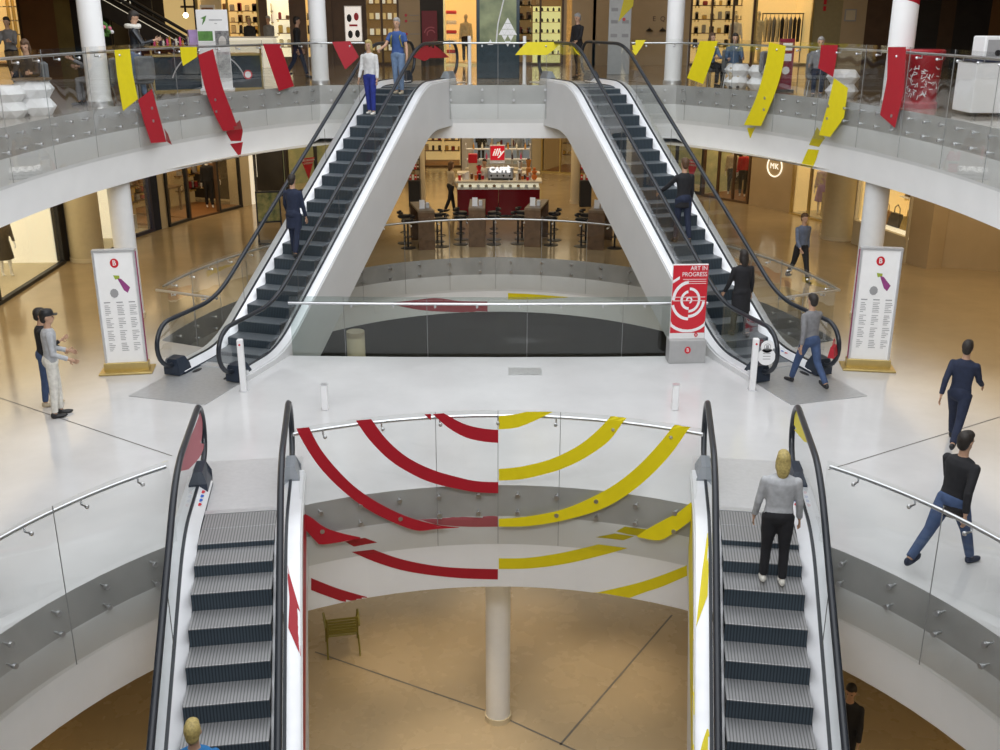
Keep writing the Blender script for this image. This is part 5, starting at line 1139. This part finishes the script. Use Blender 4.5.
for j,zz_ in enumerate((1.35,1.9)):
    o=thing('wall_shelf','pale wall shelf, %s of the two, in the handbag window'%['lower','upper'][j],'shelf',P(.5,1.35,zz_),a); mb=MB(); mb.box((0,0,0),(2.2,.28,.04)); mb.build('board',WP,o); mb=MB(); mb.box((-.9,0,-.05),(.03,.2,.08)); mb.box((.9,0,-.05),(.03,.2,.08)); mb.build('bracket',GOLD,o)
    for i in range(5): bagthing('small handbag on the %s wall shelf of the long lit window'%['lower','upper'][j],P(.2+.15*i,1.33,zz_+.022),[BROWN,GOLD,BLK,CREAM,BRED][(i+j)%5],a,.9,group='small bags on the %s wall shelf'%['lower','upper'][j])
pane(bp(905.5,263),bp(926,269),0,H1,BEIGE,'wall_right_pier',0,.5); pane(bp(926,266),bp(1060,276),0,H1,BEIGE,'wall_right_plain',0,.3)
# back of the main floor
def XY(px,Y,z=0): 
    d=Y*cp-(z-H)*sp; return Vector(((px-498)/F*d,Y,0))
P,a,n=shop(XY(380,46),XY(462,46),0,2.9,WARM,2.0,WOOD,.06,2,lamp=(22,OR),fl=ORBR)
shelves(P,a,'in the golden shop behind the kiosk at the left',.0,1,4,(.5,.95,1.4),1.7)
q=P(.35,.9,.06); o=thing('shoe_plinth','curved wooden display plinth in the golden shop behind the kiosk','plinth',q,0); mb=MB(); mb.lathe([(0,0),(.7,0),(.7,.5),(.5,.5),(.5,.85),(0,.85)],n=24); mb.build('block',WOODL,o); mb=MB(); mb.cyl((0,0,.85),.52,.02,24); mb.build('top',CREAM,o)
bagthing('black bag on the wooden plinth behind the kiosk',Vector((q.x,q.y,q.z+.88)),BLK,0,1.6)
pane(XY(462,45),XY(472,45),0,2.9,ALU,'wall_back_pier')
P,a,n=shop(XY(472,46.5),XY(532,46.5),0,2.9,mat('cool_wall_glow',(.35,.38,.40),.5,emit=.12,ecol=(.9,.95,1),noise=.02),1.6,ALU,.08,3,lamp=(18,(1,1,1))); q=P(.15,.6,.06); mannequin('dark dressed mannequin behind the kiosk, left of the red sign',q,R(180),CB,CB)  # back wall glows coolly in place of real interior lighting
shelves(P,a,'in the silver framed shop straight behind the kiosk',.2,1,3,(.7,1.3),1.35)
q=P(.8,.6,.06); mannequin('mannequin in white behind the kiosk, right of the red sign',q,R(180),CW,CW)
pane(XY(532,45),XY(541,45),0,2.9,CREAM,'wall_back_pier_right')
P,a,n=shop(XY(541,44.5),XY(640,42.5),0,2.9,WARMD,2.4,GOLD,.06,5,lamp=(18,OR),fl=ORBR)
shelves(P,a,'in the glazed shop behind the kiosk at the right',.0,1,5,(.5,1.0,1.5),2.1)
pane(XY(345,42),XY(380,45.5),0,2.9,BEIGE,'wall_back_left',0,.3); pane(XY(625,42.3),XY(655,42),0,2.9,BEIGE,'wall_back_right',0,.3)
# ---------------------------------------------------------------- upper floor shop fronts (Y = 40)
UY=40.0; HU=4.1
def ux(px): return Vector(((px-498)/F*(UY*cp+1.3*sp),UY,0))
def uwall(x0,x1,m,name,z0=0,h=HU): return pane(ux(x0),ux(x1),L,h,m,name,z0,.3)
def ushop(x0,x1,back,**k): return shop(ux(x0),ux(x1),L,HU,back,**k)
P,a,n=ushop(-40,26,WARM,depth=2,frame=BROWN,divs=1,glass=False,lamp=(27,OR),fl=ORBR)
for i in range(6):
    q=P(.45+.08*i,1.7,.06); o=thing('lit_shelf','narrow warm lit shelf column in the far-left upper shop','shelf',q,0,'lit shelf columns in the far-left upper shop'); 
    for z_ in(.5,1.0,1.5,2.0): mb=MB(); mb.box((0,0,z_),(.32,.25,.03)); mb.build('shelf',WP,o)
    mb=MB(); mb.box((.16,0,1.2),(.02,.25,2.3)); mb.build('upright',GOLD,o)
uwall(26,60,ORBR,'wall_upper_orange'); uwall(60,76,mat('gold_curtain',(.30,.22,.06),.6,noise=.3,nscale=1),'wall_upper_gold'); uwall(76,84,DARK,'wall_upper_dark')
uwall(84,112,mat('dark_green_panel',(.03,.04,.02),.4,noise=.3),'wall_upper_green')
P,a,n=ushop(112,200,DARK,depth=3,frame=DARK,divs=2,glass=False,lamp=(9,OR),fl=CREAM)
shelves(P,a,'under the dark diagonal handrail',.0,.5,3,(.6,1.1),2.6)
q=P(.82,2.6,1.9); o=thing('cream_panel','cream illuminated panel behind the standee','panel',P(.72,2.5,.06),0); mb=MB(); mb.box((0,0,1.6),(2.0,.1,3.2)); mb.build('board',WARM,o); mb=MB(); mb.box((.1,-.06,2.0),(.9,.01,.08)); mb.build('printed_line',WOOD,o)
o=thing('sparkling_lamp','small bright lamp shining beside the dark diagonal handrail','lamp',P(.80,.9,1.75),0); mb=MB(); mb.ell((0,0,0),(.10,.10,.10),12); mb.build('bulb',LAMP,o,smooth=True); mb=MB(); mb.cyl((0,0,.09),.04,2.2,8); mb.build('cable',BLK,o)
# far diagonal escalator
Z=thing('distant_escalator','dark escalator climbing to the left in the background of the upper floor','escalator',(ux(205).x,UY-2.2,L)); 
for j,(yy_,mm_) in enumerate(((0,RUB),(1.2,RUB))):
    pts=[(0.5,yy_,.95),(0,yy_,1.0)]+[(-i*.5,yy_,1.0+i*.29*1.0) for i in range(2,16)]
    mb=MB(); mb.tube([(.5,yy_,.45),(.72,yy_,.55),(.75,yy_,.78),(.55,yy_,.95)]+pts,.06,8); mb.build('handrail',mm_,Z,smooth=True)
    mb=MB(); mb.add([(.3,yy_,.0),(.3,yy_,.55),(-7.5,yy_,4.9),(-7.5,yy_,4.3)],[(0,1,2,3)]); mb.build('side_panel',DARK,Z)
    mb=MB(); mb.tube([(.2,yy_-.03,.6),(-7.5,yy_-.03,4.95)],.012,6); mb.build('light_strip',WARMW if j==0 else ALU,Z)
mb=MB(); mb.add([(.3,0,.0),(.3,1.2,.0),(-7.5,1.2,4.3),(-7.5,0,4.3)],[(0,1,2,3)]); mb.build('step_band',RISER,Z)
text('SEY',.35,WARMW,None,(ux(133).x,UY-.2,L+2.25)); lo=C.objects[-1]; tag(lo,'small pale SEY lettering high above the leather jacket man','lettering')
P,a,n=ushop(200,262,WARM,depth=2.2,frame=GOLD,divs=2,glass=False,lamp=(27,WL),fl=CREAM)
shelves(P,a,'in the golden upper cosmetics shop',.25,1,3,(1.1,1.5,1.9),1.9)
q=P(.12,.3,1.5); o=thing('framed_portrait','small lit portrait in a pale frame above the standee','picture',P(.16,.2,1.75),0); mb=MB(); mb.box((0,0,0),(.55,.06,.72)); mb.build('frame',WP,o); mb=MB(); mb.box((0,-.035,-.02),(.42,.01,.56)); mb.build('portrait',mat('print_tan',(.5,.25,.12),.5,col2=(.12,.05,.03),nscale=4),o); mb=MB(); mb.box((0,.3,.1),(.9,.1,2.6)); mb.build('mount',CREAM,o)
mb=MB(); o=thing('sales_counter','bright cosmetics counter with lit top in the golden shop','counter',P(.80,-1.6,0),0); mb.box((0,0,.5),(2.6,.6,1.0),bev=.02); mb.build('counter_body',WARMW,o); mb=MB(); mb.box((0,0,1.02),(2.7,.7,.04)); mb.build('counter_top',WP,o)
p=P(.86,-.3,0); person('blonde shop assistant in black behind the bright cosmetics counter',(p.x,p.y,L),R(180),1.70,CB,CB,BLK,HBL,long=True,vox=.02)
p=P(1.15,-.1,0); person('customer in grey at the right end of the bright cosmetics counter',(p.x,p.y,L),R(160),1.74,CG,CB,BLK,HG,vox=.02)
P,a,n=ushop(262,300,WARMW,depth=2,frame=BROWN,fw=.3,divs=1,lamp=(18,WL),fl=CREAM)
shelves(P,a,'in the brown framed upper window left of the column',.3,.7,1,(.6,1.1,1.6),1.7)
P,a,n=ushop(300,334,WARM,depth=2,frame=BROWN,fw=.3,divs=2,lamp=(13,WL),fl=CREAM)
shelves(P,a,'in the divided upper window behind the column',.1,.9,2,(.6,1.1,1.6),1.7)
p=bp(299,78,L); person('dark dressed passer-by left of the column behind the kite-shaped sticker',(p.x,p.y,L),R(-80),1.74,CB,CN,BLK,HB,legs=((20,6),(-16,18)),vox=.02)
uwall(334,346,BROWN,'wall_upper_brown')
uwall(346,366,BROWN,'wall_upper_brown_b'); o=thing('lightbox_poster','bright lightbox poster with dark and red figures on the brown upper wall','poster',(ux(355).x,UY-.06,L+1.45),0); mb=MB(); mb.box((0,0,0),(.64,.08,1.25),bev=.01); mb.build('frame',WP,o); mb=MB(); mb.box((0,-.045,0),(.58,.01,1.18)); mb.build('lit_face',mat('lightbox',(.9,.85,.8),.5,emit=.6,noise=.01),o)
for (x_,z_,m_) in ((-.14,.2,BLK),(.12,.25,BRED),(-.12,-.36,BLK),(.14,-.34,BLK)): mb=MB(); mb.ell((x_,-.055,z_),(.09,.005,.14),12); mb.build('figure_print',m_,o)
mb=MB(); mb.box((0,-.055,-.05),(.3,.005,.07)); mb.build('red_lettering_band',BRED,o)
P,a,n=ushop(366,400,WARMD,depth=1.2,frame=BROWN,divs=2,lamp=(11,OR),fl=BROWN)
for i in range(5):
    for j in range(4):
        q=P(.14+.18*i,.7,.5+.55*j); o=thing('shelf_lantern','small warm glowing box on the dark shelves','lantern',q,0,'glowing boxes on the dark upper shop shelves'); mb=MB(); mb.box((0,0,.12),(.14,.12,.22),bev=.01); mb.build('glowing_box',WARMW if (i+j)%2 else WARM,o); mb=MB(); mb.box((0,0,-.01),(.24,.25,.02)); mb.build('ledge',WOOD,o)
uwall(400,421,BEIGE,'wall_upper_beige_pillar')
for z_ in(1.55,1.75,1.10): o=thing('wall_dot','small red round dot on the beige pillar left of the red poster','dot sign',(ux(407).x,UY-.02,L+z_),0,'red dots on the beige pillar'); mb=MB(); mb.tube([(0,0,0),(0,-.02,0)],.05,14); mb.build('dot',BRED,o); mb=MB(); mb.box((.3,-.01,0),(.35,.01,.02)); mb.build('text_lines',GREYT,o)
uwall(421,444,DARK,'wall_upper_dark_b'); o=thing('hanging_poster','small dark red poster with pale rings left of the golden upper window','poster',(ux(431).x,UY-.5,L),0); mb=MB(); mb.box((0,0,1.35),(.55,.05,1.1)); mb.build('board',mat('poster_darkred',(.20,.008,.02),.5,noise=.03),o); mb=MB(); mb.box((0,0,.4),(.4,.04,.8)); mb.build('stand',DARK,o); mb=MB(); ring(mb,.12,.16,20,200,.05,1.1,-.03); ring(mb,.22,.26,60,170,.05,1.1,-.03); mb.build('pale_rings',REDT,o)
P,a,n=ushop(444,479,WARM,depth=2,frame=GOLD,divs=1,lamp=(27,OR),fl=CREAM)
q=P(.62,.6,.06); mannequin('mannequin in cream jacket in the golden upper window left of the dark poster panel',q,R(180),CWm,CB,skin=CREAM)
for j in range(5):
    o=thing('folded_garment','folded red or white garment on the shelves of the golden upper window','garment',P(.18,1.2,.4+.35*j),0,'folded garments in the golden upper window'); mb=MB(); mb.box((0,0,.06),(.4,.3,.12),bev=.03); mb.build('fold',[BRED,WP][j%2],o); mb=MB(); mb.box((0,0,-.012),(.5,.35,.02)); mb.build('shelf',WP,o)
# dark poster panel
pc=Vector((ux(498).x,33,0)); o=thing('poster_pillar','tall dark blue panel with a green print and white triangles behind the bridge','panel',(0.0,31.5,L),0); mb=MB(); mb.box((0,0,1.6),(1.24,.25,3.2),bev=.01); mb.build('panel_body',mat('panel_blue',(.015,.035,.05),.2,noise=.2),o); mb=MB(); mb.box((0,-.13,2.0),(1.05,.01,2.0)); mb.build('green_print',mat('print_green',(.10,.13,.06),.4,col2=(.38,.42,.22),nscale=1.6),o)
mb=MB(); S=.17
def tri(x,z,up): 
    h_=S*.9; return [(x-S/2,-.14,z),(x+S/2,-.14,z),(x,-.14,z+h_ if up else z-h_)]
TR=[]
for (x,z,u) in [(0.28,1.62,1),(.19,1.46,1),(.37,1.46,1),(.28,1.61,0),(.10,1.30,0+1),(.28,1.30,1),(.46,1.30,1),(.19,1.45,0),(.37,1.45,0),(.19,1.29,0),(.37,1.29,0),(.28,1.13,0) ]:
    tr=tri(x,z-.1,u); mb=MB(); mb.add(tr,[(0,1,2) if u else (0,2,1)]); mb.build('white_triangle',WP,o)
mb=MB(); mb.add(tri(-.22,.93,1),[(0,1,2)]); mb.build('white_triangle',WP,o)
mb=MB(); mb.tube([(.35,-.14,2.9),(.15,-.14,2.1),(.0,-.14,1.5),(-.05,-.14,1.0)],.02,8); mb.build('white_stroke',WP,o)
P,a,n=ushop(517,563,WARMD,depth=1.5,frame=BROWN,divs=2,lamp=(20,OR),fl=BROWN)
shelves(P,a,'in the brown upper shop left of the lit shoe shelves',.0,.38,2,(.6,1.1,1.6,2.1),1.2)
o=thing('shoe_wall','lit yellow shelf unit of dark shoes in the upper shop left of the man in black','shelf unit',P(.68,.9,.06),0); mb=MB(); mb.box((0,.1,1.0),(1.1,.06,2.0)); mb.build('lit_back',mat('lit_yellow',(.8,.75,.3),.5,emit=.6,ecol=(1,.95,.4),noise=.02),o)
for j in range(5): mb=MB(); mb.box((0,0,.3+.38*j),(1.1,.2,.025)); mb.build('shelf',GOLD,o)
for j in range(5):
    for i in range(5):
        q=P(.68,.9,.06)+Vector((-.42+.21*i,-.02,.315+.38*j)); s_=thing('shoe','dark shoe on the lit yellow shelf unit','shoe',q,0,'shoes on the lit yellow shelves'); mb=MB(); mb.ell((0,0,.035),(.045,.11,.035),10); mb.ell((0,.06,.07),(.04,.045,.06),8); mb.build('upper',BLK,s_,smooth=True)
        mb=MB(); mb.box((0,0,.008),(.08,.2,.012)); mb.build('sole',BROWN,s_)
uwall(563,610,BEIGE,'wall_upper_beige'); uwall(566,571,WARM,'wall_upper_lit_slot',0,HU); 
uwall(592,595,GOLD,'wall_upper_brass_slot')
uwall(610,688,CREAM if False else BEIGE,'wall_upper_beige_b')
for ch,px,z_ in (('E',652.5,1.62),('Q',661,1.62)): o=text(ch,.24,WOOD,None,(ux(px).x,UY-.02,L+z_)); tag(o,'dark letter %s on the beige upper wall'%ch,'lettering')
for px in(648,661): o=thing('wall_lamp','small black wall lamp on the beige upper wall under letter %s'%('E' if px<650 else 'Q'),'lamp',(ux(px).x,UY-.12,L+1.20),0); mb=MB(); mb.lathe([(0,.1),(.06,.08),(.14,0),(0,0)],n=14); mb.build('shade',BLK,o,smooth=True); mb=MB(); mb.tube([(0,.12,.12),(0,0,.10)],.012,6); mb.build('arm',BLK,o)
p=bp(621,76,L); o=thing('directory_totem','tall pale grey directory totem behind the right escalator top','directory sign',(p.x,33.5,L),R(-4)); p.x; mb=MB(); mb.box((0,0,1.5),(.68,.14,3.0),bev=.01); mb.build('board',mat('totem_pale',(.50,.52,.52),.4,noise=.05),o); mb=MB()
for z_ in(1.9,1.55,1.15):
    for x_ in(-.17,.17): mb=MB(); mb.box((x_,-.075,z_),(.2,.006,.10)); mb.build('pictogram',GREYT,o)
for z_ in (2.2,1.62): mb=MB(); mb.tube([(.12,-.07,z_),(.12,-.08,z_)],.05,14); mb.build('red_dot',BRED,o)
mb=MB(); mb.add([(.0,-.085,2.0),(.30,-.085,2.35),(.30,-.085,1.9)] if False else [(-.05,-.085,1.55),(.18,-.085,2.6),(.42,-.085,2.6),(.38,-.085,2.0)],[(0,3,2,1)]); so=mb.build('yellow_sticker',YEL,o)
P,a,n=ushop(688,752,WARM,depth=2.2,frame=BROWN,divs=3,lamp=(27,WL),fl=CREAM)
shelves(P,a,'in the upper right window with the white-shirted mannequin',.0,1,4,(.6,1.1,1.6,2.1),1.95)
q=P(.78,.7,.06); mannequin('mannequin in white shirt and blue cap spot, left one of the upper right window'.replace(' and blue cap spot',''),q,R(180),CW,CBG,skin=CREAM)
P,a,n=ushop(752,810,WARM,depth=2.2,frame=GOLD,divs=1,lamp=(27,WL),fl=CREAM)
q=P(.12,.5,.06); mannequin('pale mannequin in a loose cream outfit in front of the clothes rail',q,R(180),CWm,CWm,skin=CREAM,h=1.85)
Pr=P; o=thing('clothes_rail','black clothes rail holding jackets in the upper right shop','clothes rail',P(.60,1.0,.06),0); 
for s in(-.75,.75): mb=MB(); mb.tube([(s,0,0),(s,0,1.75)],.02,8); mb.build('post',BLK,o)
mb=MB(); mb.tube([(-.78,0,1.75),(.78,0,1.75)],.02,8); mb.build('rail',BLK,o)
for i in range(9):
    m_=[CWm,CBG,CG,CWm,CB,CBG,CG,CB,CB][i]; q=P(.60,1.0,.06)+Vector((-.62+.155*i,0,1.70)); j=thing('hanging_jacket','%s jacket hanging on the black rail'%['cream','beige','grey','cream','black','beige','grey','black','black'][i],'jacket',q,R(70),'jackets on the black clothes rail'); mb=MB(); mb.lathe([(0,-.95),(.20,-.95),(.19,-.5),(.22,-.18),(.05,-.06),(0,-.05)],n=14,sy=.3); mb.build('jacket_body',m_,j,smooth=True)
    for s in(-1,1): mb=MB(); mb.tube([(s*.18,0,-.2),(s*.24,0,-.78)],[.055,.045],8); mb.build('sleeve',m_,j,smooth=True)
    mb=MB(); mb.tube([(-.18,0,-.14),(0,0,-.04),(0,0,.03),(.02,0,.05)],.008,6); mb.build('hanger',BLK,j)
uwall(810,838,mat('khaki_wall',(.32,.27,.14),.6,noise=.06),'wall_upper_khaki'); uwall(838,862,BEIGE,'wall_upper_tan'); uwall(862,900,BROWN,'wall_upper_brown_c'); 
for i,(x0,x1,m_) in enumerate(((900,935,DARK),(935,950,BROWN),(950,985,DARK),(985,1000,ORBR),(1000,1100,DARK))): uwall(x0,x1,m_,'wall_upper_right_%d'%i)
o=thing('wall_notice','small framed notice on the tan upper wall','notice',(ux(846).x,UY-.03,L+1.75),0); mb=MB(); mb.box((0,0,0),(.42,.04,.42)); mb.build('frame',GREYT,o); mb=MB(); mb.box((0,-.022,0),(.34,.01,.34)); mb.build('sheet',CREAM,o)
for k_,z_ in enumerate((2.2,1.98)): o=thing('red_plate','small red plate on the khaki wall, %s of the two'%['upper','lower'][k_],'sign',(ux(820).x,UY-.02,L+z_),0); mb=MB(); mb.box((0,0,0),(.10,.03,.16)); mb.build('plate',BRED,o)
# partly hidden passer-by on the lowest floor
person('dark figure on the lowest floor just right of the right foreground escalator',(bp(852,686,-3.1).x,bp(852,686,-3.1).y,-D0),R(150),1.75,CB,CB,BLK,HB,vox=.02)
# ---------------------------------------------------------------- light
w=bpy.data.worlds.new('world'); bpy.context.scene.world=w; w.use_nodes=True; w.node_tree.nodes['Background'].inputs[0].default_value=(.93,.96,1,1); w.node_tree.nodes['Background'].inputs[1].default_value=.72
area('skylight',(0,14,13.5),(0,0,0),15,26,1750,(.97,.985,1))
area('front_fill',(0,-2.5,11.5),(R(58),0,0),14,6,2300,(.98,.99,1))  # added fill from behind and above the camera, brightens the white slab edges
WC=(1,.79,.50)
for x,y,sx,sy,p in [(-11.5,22,4,14,200),(11.8,22,4,14,200),(-9,36,5,8,130),(9,36,5,8,130),(0,38,7,10,250)]:
    area('ceiling_panel_light',(x,y,L-1.6),(0,0,0),sx,sy,p,WC)
for x,y,sx,sy,p in [(-14,20,6,14,90),(14,20,6,14,90),(0,36,26,5,150)]:
    area('upper_ceiling_light',(x,y,L+4.1),(0,0,0),sx,sy,p,WC)
area('lower_level_light',(0,15.5,-1.9),(0,0,0),8,6,70,(1,.80,.52)); area('lower_level_light',(-8,9,-1.9),(0,0,0),3,8,120,WC); area('lower_level_light',(8,9,-1.9),(0,0,0),3,8,120,WC)
for x,y in ((-1.6,16.2),(1.9,15.6),(.2,17.6),(-.6,13.6)):
    l=bpy.data.lights.new('lower_spot','SPOT'); l.energy=110; l.color=(1,.78,.5); l.spot_size=R(60); l.spot_blend=.9; l.shadow_soft_size=.15; o=bpy.data.objects.new('lower_spot',l); C.objects.link(o); o.location=(x,y,-1.75)
area('lower_level_light',(0,24.5,-1.75),(0,0,0),10,4,60,(.9,.95,.9))  # added fill that lightens the lowest floor under the far opening
bpy.context.scene.view_settings.view_transform='Standard'
bpy.context.scene.view_settings.look='None'
bpy.context.scene.view_settings.exposure=0
